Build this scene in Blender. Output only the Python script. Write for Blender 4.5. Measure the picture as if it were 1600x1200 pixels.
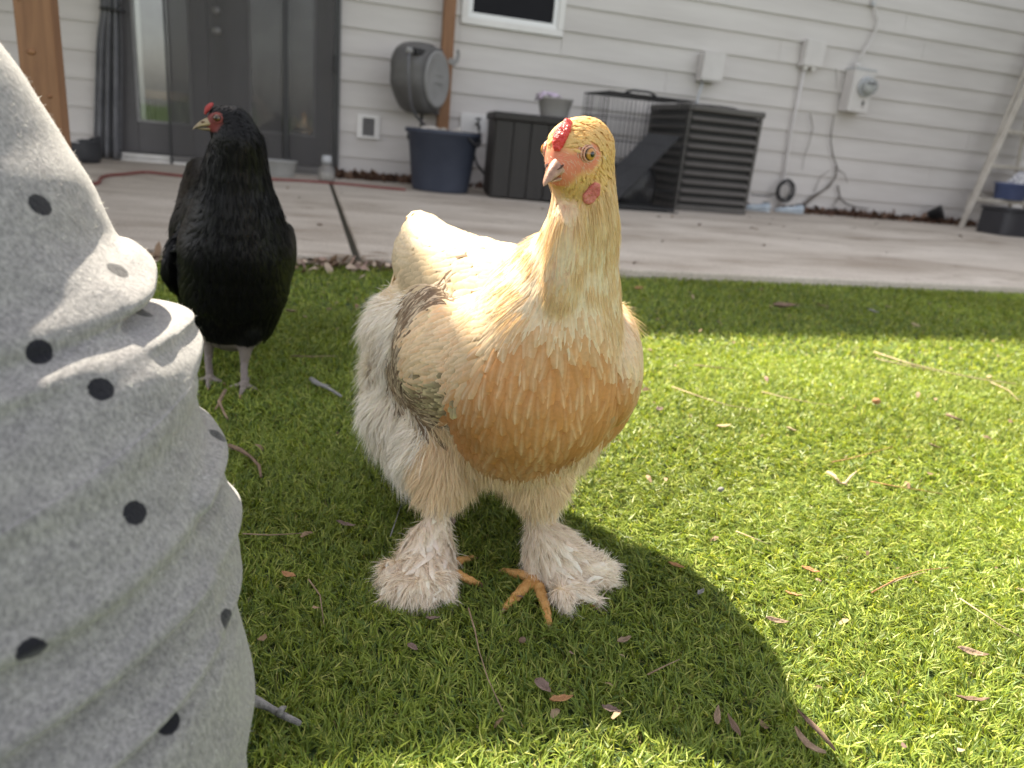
import bpy, bmesh, math, random
import numpy as np
from mathutils import Vector, Matrix, Euler, Quaternion

random.seed(7); RNG = np.random.default_rng(7)
scn = bpy.context.scene
for o in list(bpy.data.objects): bpy.data.objects.remove(o)
COL = scn.collection

# ---------------------------------------------------------------- camera
CAM_H, FPX, PITCH, ROLL = 0.45, 1156.95, 0.32335, 0.09911
fw = Vector((0, math.cos(PITCH), -math.sin(PITCH))); up0 = Vector((0, math.sin(PITCH), math.cos(PITCH))); r0 = Vector((1, 0, 0))
CR = math.cos(ROLL)*r0 + math.sin(ROLL)*up0
CU = math.cos(ROLL)*up0 - math.sin(ROLL)*r0
cd = bpy.data.cameras.new('camera'); cam = bpy.data.objects.new('camera', cd); COL.objects.link(cam)
cd.sensor_width = 36; cd.sensor_fit = 'HORIZONTAL'; cd.lens = FPX/1600*36
cd.clip_start = 0.02; cd.clip_end = 500
cam.matrix_world = Matrix(((CR.x, CU.x, -fw.x, 0), (CR.y, CU.y, -fw.y, 0), (CR.z, CU.z, -fw.z, CAM_H), (0, 0, 0, 1)))
cd.dof.use_dof = True; cd.dof.focus_distance = 0.68; cd.dof.aperture_fstop = 6.2
scn.camera = cam

# ---------------------------------------------------------------- world, sun, exposure
SD = Vector((0.57, -0.60, -1.0))                      # direction the sunlight travels
el = math.atan2(1.0, math.hypot(SD.x, SD.y)); az = math.atan2(-SD.x, -SD.y)
wd = bpy.data.worlds.new('World'); scn.world = wd; wd.use_nodes = True
nt = wd.node_tree; nt.nodes.clear()
sky = nt.nodes.new('ShaderNodeTexSky'); sky.sky_type = 'NISHITA'; sky.sun_disc = False
sky.sun_elevation = el; sky.sun_rotation = az; sky.dust_density = 1.6; sky.air_density = 1.0; sky.ozone_density = 0.8
bg = nt.nodes.new('ShaderNodeBackground'); bg.inputs['Strength'].default_value = 0.10
wo = nt.nodes.new('ShaderNodeOutputWorld')
hs = nt.nodes.new('ShaderNodeHueSaturation'); hs.inputs['Saturation'].default_value = 0.34   # sky colour muted, then tinted warm, in place of white balance
tn = N0 = nt.nodes.new('ShaderNodeVectorMath'); tn.operation = 'MULTIPLY'; tn.inputs[1].default_value = (1.05, 1.0, 0.955)
nt.links.new(sky.outputs[0], hs.inputs['Color']); nt.links.new(hs.outputs[0], tn.inputs[0]); nt.links.new(tn.outputs[0], bg.inputs[0]); nt.links.new(bg.outputs[0], wo.inputs[0])
sl = bpy.data.lights.new('sun', 'SUN'); sl.energy = 5.0; sl.angle = math.radians(0.55); sl.color = (1.0, 0.90, 0.73)
sun = bpy.data.objects.new('sun', sl); COL.objects.link(sun)
sun.rotation_euler = SD.to_track_quat('-Z', 'Y').to_euler(); sun.location = (-6, 7, 10)
scn.view_settings.view_transform = 'Standard'; scn.view_settings.look = 'None'
scn.view_settings.exposure = 1.92; scn.view_settings.gamma = 1.0; scn.view_settings.use_curve_mapping = False
scn.render.engine = 'CYCLES'
cy = scn.cycles
cy.use_denoising = True
try: cy.denoiser = 'OPENIMAGEDENOISE'
except Exception: pass
cy.max_bounces = 8; cy.diffuse_bounces = 4; cy.glossy_bounces = 3; cy.transmission_bounces = 4; cy.transparent_max_bounces = 8
cy.sample_clamp_indirect = 6.0; cy.use_adaptive_sampling = True; cy.adaptive_threshold = 0.008
cy.caustics_reflective = False; cy.caustics_refractive = False

# ---------------------------------------------------------------- frame helpers
TH, WD, ZP, PW = 0.31431, 5.8242, 0.0345, 3.4042       # wall yaw, wall distance, patio top, patio width
AX = Vector((math.cos(TH), math.sin(TH), 0)); NV = Vector((-math.sin(TH), math.cos(TH), 0))
def W(s, o, z): return AX*s + NV*(WD - o) + Vector((0, 0, z))
def ray(px, py): return fw*FPX + CR*(px - 800) - CU*(py - 600)
CL = Vector((0, 0, CAM_H))
def gp(px, py, z=0.0):
    d = ray(px, py); return CL + d*((z - CAM_H)/d.z)
def at(px, py, Y):
    d = ray(px, py); return CL + d*(Y/d.y)
def dep(px, py, D):                                    # point at a given distance along the view axis
    d = ray(px, py); return CL + d*(D/FPX)

# ---------------------------------------------------------------- object helpers
def tag(o, label=None, cat=None, group=None, kind=None):
    if label: o['label'] = label
    if cat: o['category'] = cat
    if group: o['group'] = group
    if kind: o['kind'] = kind
    return o
def empty(name, loc=(0, 0, 0), rz=0.0):
    o = bpy.data.objects.new(name, None); COL.objects.link(o); o.location = loc; o.rotation_euler = (0, 0, rz); o.empty_display_size = .05
    return o
def link(name, me, m, parent=None, smooth=False, loc=None):
    o = bpy.data.objects.new(name, me); COL.objects.link(o)
    if m is not None and not me.materials:
        me.materials.append(m)
    if smooth: me.shade_smooth()
    if parent is not None: o.parent = parent
    if loc is not None: o.location = loc
    return o

class MB:
    def __init__(s): s.v = []; s.f = []
    def add(s, vs, fs):
        b = len(s.v); s.v += [tuple(v) for v in vs]; s.f += [tuple(i + b for i in f) for f in fs]; return s
    def box(s, c, d, rot=None, taper=None):
        hx, hy, hz = d[0]/2, d[1]/2, d[2]/2
        vs = [Vector((x*hx, y*hy, z*hz)) for z in (-1, 1) for y in (-1, 1) for x in (-1, 1)]
        if taper:
            for v in vs:
                if v.z > 0: v.x *= taper; v.y *= taper
        if rot is not None: vs = [rot @ v for v in vs]
        c = Vector(c)
        return s.add([v + c for v in vs], [(0, 2, 3, 1), (4, 5, 7, 6), (0, 1, 5, 4), (1, 3, 7, 5), (3, 2, 6, 7), (2, 0, 4, 6)])
    def b2(s, a, b):
        a, b = Vector(a), Vector(b); return s.box((a + b)/2, b - a)
    def tube(s, pts, r, n=8, cap=True):
        pts = [Vector(p) for p in pts]; rs = r if isinstance(r, (list, tuple)) else [r]*len(pts)
        base = len(s.v); prev = None
        for i, p in enumerate(pts):
            t = (pts[min(i+1, len(pts)-1)] - pts[max(i-1, 0)]).normalized()
            if prev is None:
                a = t.orthogonal().normalized()
            else:
                a = (prev - t*prev.dot(t)).normalized()
            prev = a; b = t.cross(a)
            for k in range(n):
                q = 2*math.pi*k/n; s.v.append(tuple(p + (a*math.cos(q) + b*math.sin(q))*rs[i]))
        for i in range(len(pts)-1):
            for k in range(n):
                k2 = (k+1) % n; s.f.append((base+i*n+k, base+i*n+k2, base+(i+1)*n+k2, base+(i+1)*n+k))
        if cap:
            s.f.append(tuple(base + k for k in range(n))[::-1]); e = base + (len(pts)-1)*n; s.f.append(tuple(e + k for k in range(n)))
        return s
    def lathe(s, prof, n=32, c=(0, 0, 0), sx=1.0, sy=1.0, axis=None):
        base = len(s.v); c = Vector(c)
        for (r, z) in prof:
            for k in range(n):
                q = 2*math.pi*k/n; v = Vector((r*sx*math.cos(q), r*sy*math.sin(q), z))
                if axis is not None: v = axis @ v
                s.v.append(tuple(v + c))
        for i in range(len(prof)-1):
            for k in range(n):
                k2 = (k+1) % n; s.f.append((base+i*n+k, base+i*n+k2, base+(i+1)*n+k2, base+(i+1)*n+k))
        s.f.append(tuple(base + k for k in range(n))[::-1]); e = base + (len(prof)-1)*n; s.f.append(tuple(e + k for k in range(n)))
        return s
    def prism(s, poly, z0, z1, axis=None, c=(0, 0, 0)):
        base = len(s.v); c = Vector(c); n = len(poly)
        for z in (z0, z1):
            for x, y in poly:
                v = Vector((x, y, z)); v = axis @ v if axis is not None else v; s.v.append(tuple(v + c))
        for k in range(n):
            k2 = (k+1) % n; s.f.append((base+k, base+k2, base+n+k2, base+n+k))
        s.f.append(tuple(base + k for k in range(n))[::-1]); s.f.append(tuple(base + n + k for k in range(n)))
        return s
    def mesh(s, name):
        me = bpy.data.meshes.new(name); me.from_pydata(s.v, [], s.f); me.update()
        bm = bmesh.new(); bm.from_mesh(me); bmesh.ops.recalc_face_normals(bm, faces=bm.faces); bm.to_mesh(me); bm.free()
        return me
    def build(s, name, m, parent=None, smooth=False, bevel=0.0, seg=2, loc=None, sub=0):
        o = link(name, s.mesh(name), m, parent, smooth, loc)
        if bevel:
            b = o.modifiers.new('bevel', 'BEVEL'); b.width = bevel; b.segments = seg; b.limit_method = 'ANGLE'; b.angle_limit = math.radians(40)
        if sub:
            u = o.modifiers.new('sub', 'SUBSURF'); u.levels = sub; u.render_levels = sub
        return o

def np_mesh(name, verts, loops, starts, totals, mat=None, col=None, smooth=True, colname='Col'):
    me = bpy.data.meshes.new(name)
    me.vertices.add(len(verts)); me.vertices.foreach_set('co', np.asarray(verts, np.float32).ravel())
    me.loops.add(len(loops)); me.loops.foreach_set('vertex_index', np.asarray(loops, np.int32))
    me.polygons.add(len(starts)); me.polygons.foreach_set('loop_start', np.asarray(starts, np.int32))
    me.polygons.foreach_set('use_smooth', np.full(len(starts), smooth))
    me.update(calc_edges=True); me.validate(verbose=False)
    if col is not None:
        a = me.color_attributes.new(colname, 'FLOAT_COLOR', 'POINT')
        c4 = np.ones((len(verts), 4), np.float32); c4[:, :3] = col; a.data.foreach_set('color', c4.ravel())
    if mat is not None: me.materials.append(mat)
    return me

# ---------------------------------------------------------------- material helpers
def N(nt, t, **kw):
    n = nt.nodes.new(t)
    for k, v in kw.items():
        if k.startswith('_'): setattr(n, k[1:], v)
        else:
            k = k.replace('__', ' '); n.inputs[k].default_value = v
    return n
def newmat(name):
    m = bpy.data.materials.new(name); m.use_nodes = True; nt = m.node_tree; nt.nodes.clear()
    out = nt.nodes.new('ShaderNodeOutputMaterial'); p = nt.nodes.new('ShaderNodeBsdfPrincipled'); nt.links.new(p.outputs[0], out.inputs[0])
    return m, nt, p, out
def c4(c): return (c[0], c[1], c[2], 1.0)
def mat(name, c1, c2=None, scale=8.0, rough=0.6, bump=0.0, bscale=None, metal=0.0, spec=0.5, detail=6.0, lo=0.35, hi=0.65, stretch=None, rot=None, dist=0.0):
    m, nt, p, out = newmat(name)
    p.inputs['Roughness'].default_value = rough; p.inputs['Metallic'].default_value = metal; p.inputs['Specular IOR Level'].default_value = spec
    tc = nt.nodes.new('ShaderNodeTexCoord'); vec = tc.outputs['Object']
    if stretch:
        mp = nt.nodes.new('ShaderNodeMapping'); mp.inputs['Scale'].default_value = stretch
        if rot: mp.inputs['Rotation'].default_value = rot
        nt.links.new(vec, mp.inputs[0]); vec = mp.outputs[0]
    if c2 is None:
        p.inputs['Base Color'].default_value = c4(c1)
    else:
        no = N(nt, 'ShaderNodeTexNoise', Scale=scale, Detail=detail, Roughness=0.6, Distortion=dist); nt.links.new(vec, no.inputs['Vector'])
        cr = nt.nodes.new('ShaderNodeValToRGB'); cr.color_ramp.elements[0].position = lo; cr.color_ramp.elements[1].position = hi
        cr.color_ramp.elements[0].color = c4(c1); cr.color_ramp.elements[1].color = c4(c2)
        nt.links.new(no.outputs['Fac'], cr.inputs[0]); nt.links.new(cr.outputs[0], p.inputs['Base Color'])
    if bump:
        nb = N(nt, 'ShaderNodeTexNoise', Scale=bscale or scale*4, Detail=5.0); nt.links.new(vec, nb.inputs['Vector'])
        bp = N(nt, 'ShaderNodeBump', Strength=bump, Distance=0.01); nt.links.new(nb.outputs['Fac'], bp.inputs['Height']); nt.links.new(bp.outputs[0], p.inputs['Normal'])
    return m
def attr_mat(name, rough=0.6, spec=0.3, transl=0.0, tint=(1, 1, 1), sheen=0.0, noise=0.0, nscale=200.0, twob=None):
    """colour from the mesh's colour attribute, with part of the light passing through thin feathers and blades"""
    m, nt, p, out = newmat(name)
    at_ = nt.nodes.new('ShaderNodeAttribute'); at_.attribute_name = 'Col'; csock = at_.outputs['Color']
    if noise:
        tc = nt.nodes.new('ShaderNodeTexCoord'); no = N(nt, 'ShaderNodeTexNoise', Scale=nscale, Detail=3.0); nt.links.new(tc.outputs['Object'], no.inputs['Vector'])
        mr = N(nt, 'ShaderNodeMapRange'); mr.inputs['From Min'].default_value = .25; mr.inputs['From Max'].default_value = .75
        mr.inputs['To Min'].default_value = 1 - noise; mr.inputs['To Max'].default_value = 1 + noise
        nt.links.new(no.outputs['Fac'], mr.inputs['Value'])
        vm = N(nt, 'ShaderNodeVectorMath', _operation='SCALE'); nt.links.new(csock, vm.inputs[0]); nt.links.new(mr.outputs[0], vm.inputs['Scale']); csock = vm.outputs[0]
    nt.links.new(csock, p.inputs['Base Color']); p.inputs['Roughness'].default_value = rough; p.inputs['Specular IOR Level'].default_value = spec
    if sheen: p.inputs['Sheen Weight'].default_value = sheen
    if transl:
        t = nt.nodes.new('ShaderNodeBsdfTranslucent'); mx = N(nt, 'ShaderNodeMixShader', Fac=transl)
        tm = N(nt, 'ShaderNodeVectorMath', _operation='MULTIPLY'); tm.inputs[1].default_value = tint
        nt.links.new(csock, tm.inputs[0]); nt.links.new(tm.outputs[0], t.inputs['Color'])
        nt.links.new(p.outputs[0], mx.inputs[1]); nt.links.new(t.outputs[0], mx.inputs[2]); nt.links.new(mx.outputs[0], out.inputs[0])
    return m

# ================================================================= THE SETTING
def hempty(name, s, o, z=0.0): return empty(name, W(s, o, z), TH)

# ---- lawn base: one sheet to the horizon
m_soil = mat('turf_backing', (0.022, 0.045, 0.010), (0.05, 0.085, 0.02), scale=40, rough=0.9, bump=0.4, bscale=200)
lawn = MB().add([(-120, -120, 0), (120, -120, 0), (120, 120, 0), (-120, 120, 0)], [(0, 1, 2, 3)]).build('lawn', m_soil)
tag(lawn, kind='structure')

# ---- concrete patio: slabs with an open joint
def concrete():
    m, nt, p, out = newmat('concrete'); p.inputs['Roughness'].default_value = 0.85; p.inputs['Specular IOR Level'].default_value = 0.25
    tc = nt.nodes.new('ShaderNodeTexCoord')
    mp = N(nt, 'ShaderNodeMapping', Scale=(0.55, 1.5, 1)); nt.links.new(tc.outputs['Object'], mp.inputs[0])
    n1 = N(nt, 'ShaderNodeTexNoise', Scale=1.7, Detail=8.0, Roughness=0.65, Distortion=0.6); nt.links.new(mp.outputs[0], n1.inputs['Vector'])
    r1 = nt.nodes.new('ShaderNodeValToRGB'); e = r1.color_ramp.elements
    e[0].position = .30; e[0].color = (.36, .295, .235, 1); e[1].position = .68; e[1].color = (.70, .63, .55, 1)
    k = e.new(.5); k.color = (.57, .505, .43, 1)
    nt.links.new(n1.outputs['Fac'], r1.inputs[0])
    n2 = N(nt, 'ShaderNodeTexNoise', Scale=5.0, Detail=7.0, Roughness=0.7, Distortion=1.2); nt.links.new(mp.outputs[0], n2.inputs['Vector'])
    r2 = nt.nodes.new('ShaderNodeValToRGB'); e = r2.color_ramp.elements
    e[0].position = .30; e[0].color = (.50, .45, .40, 1); e[1].position = .42; e[1].color = (1, 1, 1, 1)
    nt.links.new(n2.outputs['Fac'], r2.inputs[0])
    n3 = N(nt, 'ShaderNodeTexNoise', Scale=120.0, Detail=4.0); nt.links.new(tc.outputs['Object'], n3.inputs['Vector'])
    r3 = nt.nodes.new('ShaderNodeValToRGB'); e = r3.color_ramp.elements
    e[0].position = .3; e[0].color = (.75, .75, .75, 1); e[1].position = .7; e[1].color = (1.05, 1.05, 1.05, 1)
    nt.links.new(n3.outputs['Fac'], r3.inputs[0])
    a = N(nt, 'ShaderNodeMix', _data_type='RGBA', _blend_type='MULTIPLY'); a.inputs[0].default_value = 1
    nt.links.new(r1.outputs[0], a.inputs[6]); nt.links.new(r2.outputs[0], a.inputs[7])
    b = N(nt, 'ShaderNodeMix', _data_type='RGBA', _blend_type='MULTIPLY'); b.inputs[0].default_value = 1
    nt.links.new(a.outputs[2], b.inputs[6]); nt.links.new(r3.outputs[0], b.inputs[7])
    nt.links.new(b.outputs[2], p.inputs['Base Color'])
    bp = N(nt, 'ShaderNodeBump', Strength=0.35, Distance=0.006); nt.links.new(n3.outputs['Fac'], bp.inputs['Height']); nt.links.new(bp.outputs[0], p.inputs['Normal'])
    return m
m_conc = concrete()
m_dirt = mat('joint_dirt', (.035, .03, .022), (.08, .075, .05), scale=60, rough=.95, bump=.5)
patio = hempty('patio', 0, 0, 0); tag(patio, kind='structure')
def slab(s0a, s0b, s1a, s1b):
    # s?a at the wall, s?b at the front edge; front edge a little uneven
    b = MB(); n = 40; top = []; bot = []
    front = []
    for i in range(n+1):
        t = i/n; s = s0b + (s1b - s0b)*t
        w = 0.004*math.sin(s*3.1) + 0.003*math.sin(s*9.7+1) + random.uniform(-.0025, .0025)
        front.append((s, -PW + w))
    poly = front + [(s1a, -0.02), (s0a, -0.02)]
    return MB().prism(poly, -0.12, ZP).build('concrete_slab', m_conc, patio, bevel=0.009, seg=3)
slab(-7.5, -7.5, 0.300, 0.212); slab(0.322, 0.236, 9.5, 9.5)
MB().b2((0.15, -PW + .012, -.1), (0.37, -.03, ZP - .018)).build('joint_filler', m_dirt, patio)

# ---- the house: lap siding boards, double door, window, roof
m_side = mat('siding_paint', (.535, .503, .480), (.625, .592, .568), scale=2.2, rough=.55, bump=.22, bscale=26, spec=.3, stretch=(.35, 1, 2.6), detail=9.0)
m_trim = mat('white_trim', (.72, .70, .68), (.78, .76, .74), scale=5, rough=.45, spec=.4)
m_dark = mat('dark_grey_paint', (.068, .063, .066), (.085, .080, .083), scale=4, rough=.45)
m_black = mat('black_plastic', (.012, .012, .014), (.02, .02, .022), scale=6, rough=.45)
m_roof = mat('roof_shingle', (.07, .065, .06), (.13, .12, .11), scale=12, rough=.9)
house = hempty('house', 0, 0, 0)
tag(house, 'pale lap-sided house wall with dark double doors behind the patio', 'house')
EXPO = 0.17397; Z0 = 0.53205 - 3*EXPO                    # a lap line at 0.532
DS0, DS1, DZ = -1.115, 0.385, 2.06
WS0, WS1, WZ0, WZ1 = 1.227, 2.012, 1.178, 2.15
def board(s0, s1, z, zt=None):
    # lower lip proud, tapering to the top
    b = MB(); lip, thin = 0.020, 0.005; zt = zt or z + EXPO + .012
    prof = [(-lip, z), (-thin, zt), (0.004, zt), (0.004, z)]
    vs = [(s, y, zz) for s in (s0, s1) for (y, zz) in prof]
    b.add(vs, [(0, 1, 5, 4), (1, 2, 6, 5), (2, 3, 7, 6), (3, 0, 4, 7), (0, 3, 2, 1), (4, 5, 6, 7)])
    return b
ups = MB(); rr = random.Random(3)
k = 0
while True:
    z = Z0 + k*EXPO
    if z > 4.9: break
    segs = [(-7.5, 9.5)]
    def cut(segs, a, b): 
        out = []
        for s0, s1 in segs:
            if b <= s0 or a >= s1: out.append((s0, s1)); continue
            if a > s0: out.append((s0, a))
            if b < s1: out.append((b, s1))
        return out
    if z < DZ + .05: segs = cut(segs, DS0, DS1)
    if z + EXPO > WZ0 and z < WZ1: segs = cut(segs, WS0 - .002, WS1 + .002)
    fin = []
    for s0, s1 in segs:
        if s1 - s0 > 3.9:
            j = s0 + rr.uniform(1.6, 3.6)
            while j < s1 - 1.0:
                fin.append((s0, j - .0012)); s0 = j + .0012; j += 3.66
        fin.append((s0, s1))
    if z < WZ0 < z + EXPO: board(WS0, WS1, z, WZ0 - .002).build('siding_board', m_side, house)
    for s0, s1 in fin:
        b = board(s0, s1, max(z, ZP - .02) if k == 0 else z)
        if z < 2.3: b.build('siding_board', m_side, house)
        else: ups.add(b.v, b.f)
    k += 1
tag(ups.build('upper_siding', m_side, house), kind='stuff')
core = MB()
core.b2((-7.5, .006, -.2), (DS0 - .01, .16, 5.0)); core.b2((DS1 + .01, .006, -.2), (9.5, .16, WZ0 - .005)); core.b2((DS1 + .01, .006, WZ1 + .005), (9.5, .16, 5.0))
core.b2((DS1 + .01, .006, WZ0 - .005), (WS0 + .06, .16, WZ1 + .005)); core.b2((WS1 - .06, .006, WZ0 - .005), (9.5, .16, WZ1 + .005))
core.b2((DS0 - .01, .006, DZ), (DS1 + .01, .16, 5.0))
core.build('wall_core', m_dark, house)
rf = MB(); rf.add([(-8, -.35, 5.0), (10, -.35, 5.0), (10, 5.0, 7.4), (-8, 5.0, 7.4), (-8, -.35, 5.16), (10, -.35, 5.16), (10, 5.0, 7.56), (-8, 5.0, 7.56)],
       [(0, 3, 2, 1), (4, 5, 6, 7), (0, 1, 5, 4), (1, 2, 6, 5), (2, 3, 7, 6), (3, 0, 4, 7)])
rf.build('roof', m_roof, house)
MB().b2((-7.5, 5.0, -.2), (9.5, 5.15, 7.3)).build('back_wall', m_side, house)
MB().b2((-7.6, .16, -.2), (-7.5, 5.1, 5.0)).build('side_wall', m_side, house); MB().b2((9.5, .16, -.2), (9.6, 5.1, 5.0)).build('side_wall', m_side, house)

# window: frame and dark pane
def glass(name, base, fac, rough=.03):
    m, nt, p, out = newmat(name); p.inputs['Base Color'].default_value = c4(base); p.inputs['Roughness'].default_value = rough; p.inputs['Specular IOR Level'].default_value = .6
    tr = nt.nodes.new('ShaderNodeBsdfTransparent'); tr.inputs[0].default_value = (.8, .82, .82, 1)
    mx = N(nt, 'ShaderNodeMixShader', Fac=fac); nt.links.new(tr.outputs[0], mx.inputs[1]); nt.links.new(p.outputs[0], mx.inputs[2]); nt.links.new(mx.outputs[0], out.inputs[0])
    return m
def clear_glass(name, refl):
    m, nt, p, out = newmat(name); tr = nt.nodes.new('ShaderNodeBsdfTransparent'); tr.inputs[0].default_value = (.86, .88, .87, 1)
    gl = nt.nodes.new('ShaderNodeBsdfGlossy'); gl.inputs['Roughness'].default_value = .03
    tc = nt.nodes.new('ShaderNodeTexCoord'); no = N(nt, 'ShaderNodeTexNoise', Scale=1.6, Detail=1.0); nt.links.new(tc.outputs['Object'], no.inputs['Vector'])
    bp = N(nt, 'ShaderNodeBump', Strength=.25, Distance=.02); nt.links.new(no.outputs['Fac'], bp.inputs['Height']); nt.links.new(bp.outputs[0], gl.inputs['Normal'])
    mx = N(nt, 'ShaderNodeMixShader', Fac=refl); nt.links.new(tr.outputs[0], mx.inputs[1]); nt.links.new(gl.outputs[0], mx.inputs[2]); nt.links.new(mx.outputs[0], out.inputs[0])
    return m
m_glass = clear_glass('door_glass', .115)
m_wglass = mat('window_glass', (.006, .006, .009), (.010, .010, .013), scale=2, rough=.35, spec=.10)
win = MB()
a0, a1, b0, b1 = WS0, WS1, WZ0, WZ1; fr = .048
win.b2((a0, -.030, b0), (a1, .02, b0+fr)); win.b2((a0, -.030, b1-fr), (a1, .02, b1)); win.b2((a0, -.030, b0+fr), (a0+fr, .02, b1-fr)); win.b2((a1-fr, -.030, b0+fr), (a1, .02, b1-fr))
window = win.build('window', m_trim, house, bevel=.003)
i0, i1, j0, j1 = a0+fr, a1-fr, b0+fr, b1-fr; f2 = .036
fm = MB(); fm.b2((i0, -.016, j0), (i1, .02, j0+f2)); fm.b2((i0, -.016, j1-f2), (i1, .02, j1)); fm.b2((i0, -.016, j0+f2), (i0+f2, .02, j1-f2)); fm.b2((i1-f2, -.016, j0+f2), (i1, .02, j1-f2))
fm.build('frame', mat('vinyl_white', (.80, .80, .80), rough=.35), window, bevel=.003)
MB().b2((i0+f2, .0, j0+f2), (i1-f2, .012, j1-f2)).build('pane', m_wglass, window)

# double door
m_alu = mat('threshold_metal', (.55, .53, .50), (.66, .64, .62), scale=14, rough=.4, metal=.2)
m_jamb = mat('grey_jamb', (.20, .195, .195), (.25, .245, .245), scale=5, rough=.5)
jm = MB(); jm.b2((DS0, -.03, ZP), (DS0+.05, .12, DZ)); jm.b2((DS1-.05, -.03, ZP), (DS1, .12, DZ)); jm.b2((DS0+.05, -.03, DZ-.06), (DS1-.05, .12, DZ))
jm.build('door_frame', m_jamb, house, bevel=.003)
th = MB(); th.b2((DS0+.052, -.05, ZP), (DS1-.052, .10, ZP+.022)); th.b2((DS0+.052, -.035, ZP+.024), (DS1-.052, .10, ZP+.055)); th.build('threshold', m_alu, house, bevel=.003)
def leaf(s0, s1, knob_s=None):
    z0, z1 = ZP + .060, DZ - .065; st = .112 if knob_s is None else .12; rail = .20; y0, y1 = .02, .062
    st = .105
    if knob_s is not None: pl, pr = s0 + .255, s1 - .115
    else: pl, pr = s0 + .110, s1 - .11
    d = MB(); d.b2((s0, y0, z0), (pl, y1, z1)); d.b2((pr, y0, z0), (s1, y1, z1)); d.b2((pl, y0, z0), (pr, y1, z0 + rail)); d.b2((pl, y0, z1 - .12), (pr, y1, z1))
    o = d.build('door_leaf', m_dark, house, bevel=.004)
    g = MB(); w = .017
    g.b2((pl, y0-.008, z0+rail), (pl+w, y0+.02, z1-.12)); g.b2((pr-w, y0-.008, z0+rail), (pr, y0+.02, z1-.12)); g.b2((pl+w, y0-.008, z0+rail), (pr-w, y0+.02, z0+rail+w)); g.b2((pl+w, y0-.008, z1-.12-w), (pr-w, y0+.02, z1-.12))
    g.build('glazing_bead', m_jamb, o)
    MB().b2((pl+w, .035, z0+rail+w), (pr-w, .041, z1-.12-w)).build('pane', m_glass, o)
    if knob_s is not None:
        for kz in (1.045, 0.918):
            kb = MB(); kb.lathe([(.001, 0), (.028, 0), (.030, .006), (.014, .012), (.013, .03), (.026, .036), (.030, .048), (.024, .06), (.001, .063)] if kz < 1 else [(.001, 0), (.030, 0), (.031, .008), (.022, .014), (.018, .02), (.001, .021)],
                     n=24, c=(knob_s, y0, kz), axis=Matrix.Rotation(math.radians(90), 3, 'X'))
            kb.build('knob', mat('satin_nickel', (.55, .54, .53), rough=.3, metal=.8), o, smooth=True)
    return o
leaf(DS0+.053, -.492); leaf(-.486, DS1-.053, -.43)
# room behind the glass
rm = MB(); rm.add([(-1.6, .17, 0), (.9, .17, 0), (.9, 3.0, 0), (-1.6, 3.0, 0), (-1.6, .17, 2.3), (.9, .17, 2.3), (.9, 3.0, 2.3), (-1.6, 3.0, 2.3)],
                  [(0, 1, 2, 3), (4, 7, 6, 5), (1, 5, 6, 2), (2, 6, 7, 3), (3, 7, 4, 0)])
rm.build('room', mat('room_wall', (.40, .39, .37), (.62, .60, .56), scale=2, rough=.8), house)
MB().b2((-.945, .050, .1), (-.905, .075, 2.0)).build('inner_casing', m_trim, house)
st_ = hempty('stool', -.80, -.34, 0.02); tag(st_, 'pale wooden stool inside, seen through the left door pane', 'stool')
m_pine = mat('pine', (.45, .28, .13), (.58, .40, .22), scale=6, rough=.5, stretch=(1, 8, 8))
MB().box((0, 0, .46), (.30, .26, .06)).build('seat', m_pine, st_, bevel=.008)
for sx in (-1, 1):
    for sy in (-1, 1): MB().tube([(sx*.10, sy*.09, .44), (sx*.14, sy*.12, 0)], .016, 8).build('leg', m_dark, st_)

for i, (so_, r, h, c) in enumerate(((.075, .030, .10, (.60, .42, .33)), (.135, .026, .085, (.72, .66, .60)), (.19, .024, .075, (.70, .60, .52)))):
    t_ = hempty('ornament', so_, -.16, .335); tag(t_, ('tall terracotta-pale', 'white middle', 'small pale right-hand')[i] + ' ornament standing behind the right door pane', 'ornament', 'ornaments behind the door glass')
    MB().lathe([(.001, 0), (r*.8, 0), (r, h*.3), (r*.9, h*.6), (r*.45, h*.75), (r*.55, h*.9), (r*.3, h), (.001, h)], n=20).build('body', mat('ornament_glaze', c, rough=.4), t_, smooth=True)
sh_ = hempty('indoor_shelf', .13, -.18, .32); tag(sh_, 'low dark shelf under the ornaments behind the right door', 'shelf'); MB().b2((-.12, -.06, -.02), (.12, .06, .013)).build('board', m_dark, sh_); MB().b2((-.1, -.05, -.28), (.1, .05, -.022)).build('base', m_dark, sh_)
# ---- mesh screen curtain over the doors
def mesh_screen():
    m, nt, p, out = newmat('insect_mesh'); p.inputs['Base Color'].default_value = (.11, .105, .105, 1); p.inputs['Roughness'].default_value = .7
    tr = nt.nodes.new('ShaderNodeBsdfTransparent'); tc = nt.nodes.new('ShaderNodeTexCoord')
    no = N(nt, 'ShaderNodeTexNoise', Scale=3.0, Detail=2.0); nt.links.new(tc.outputs['Object'], no.inputs['Vector'])
    mr = N(nt, 'ShaderNodeMapRange'); mr.inputs['To Min'].default_value = .26; mr.inputs['To Max'].default_value = .46; nt.links.new(no.outputs['Fac'], mr.inputs['Value'])
    mx = nt.nodes.new('ShaderNodeMixShader'); nt.links.new(mr.outputs[0], mx.inputs[0]); nt.links.new(tr.outputs[0], mx.inputs[1]); nt.links.new(p.outputs[0], mx.inputs[2]); nt.links.new(mx.outputs[0], out.inputs[0])
    return m
m_mesh = mesh_screen()
scr = hempty('door_screen', 0, 0, 0); tag(scr, 'dark mesh screen curtain hanging across the double doors', 'screen')
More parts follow.
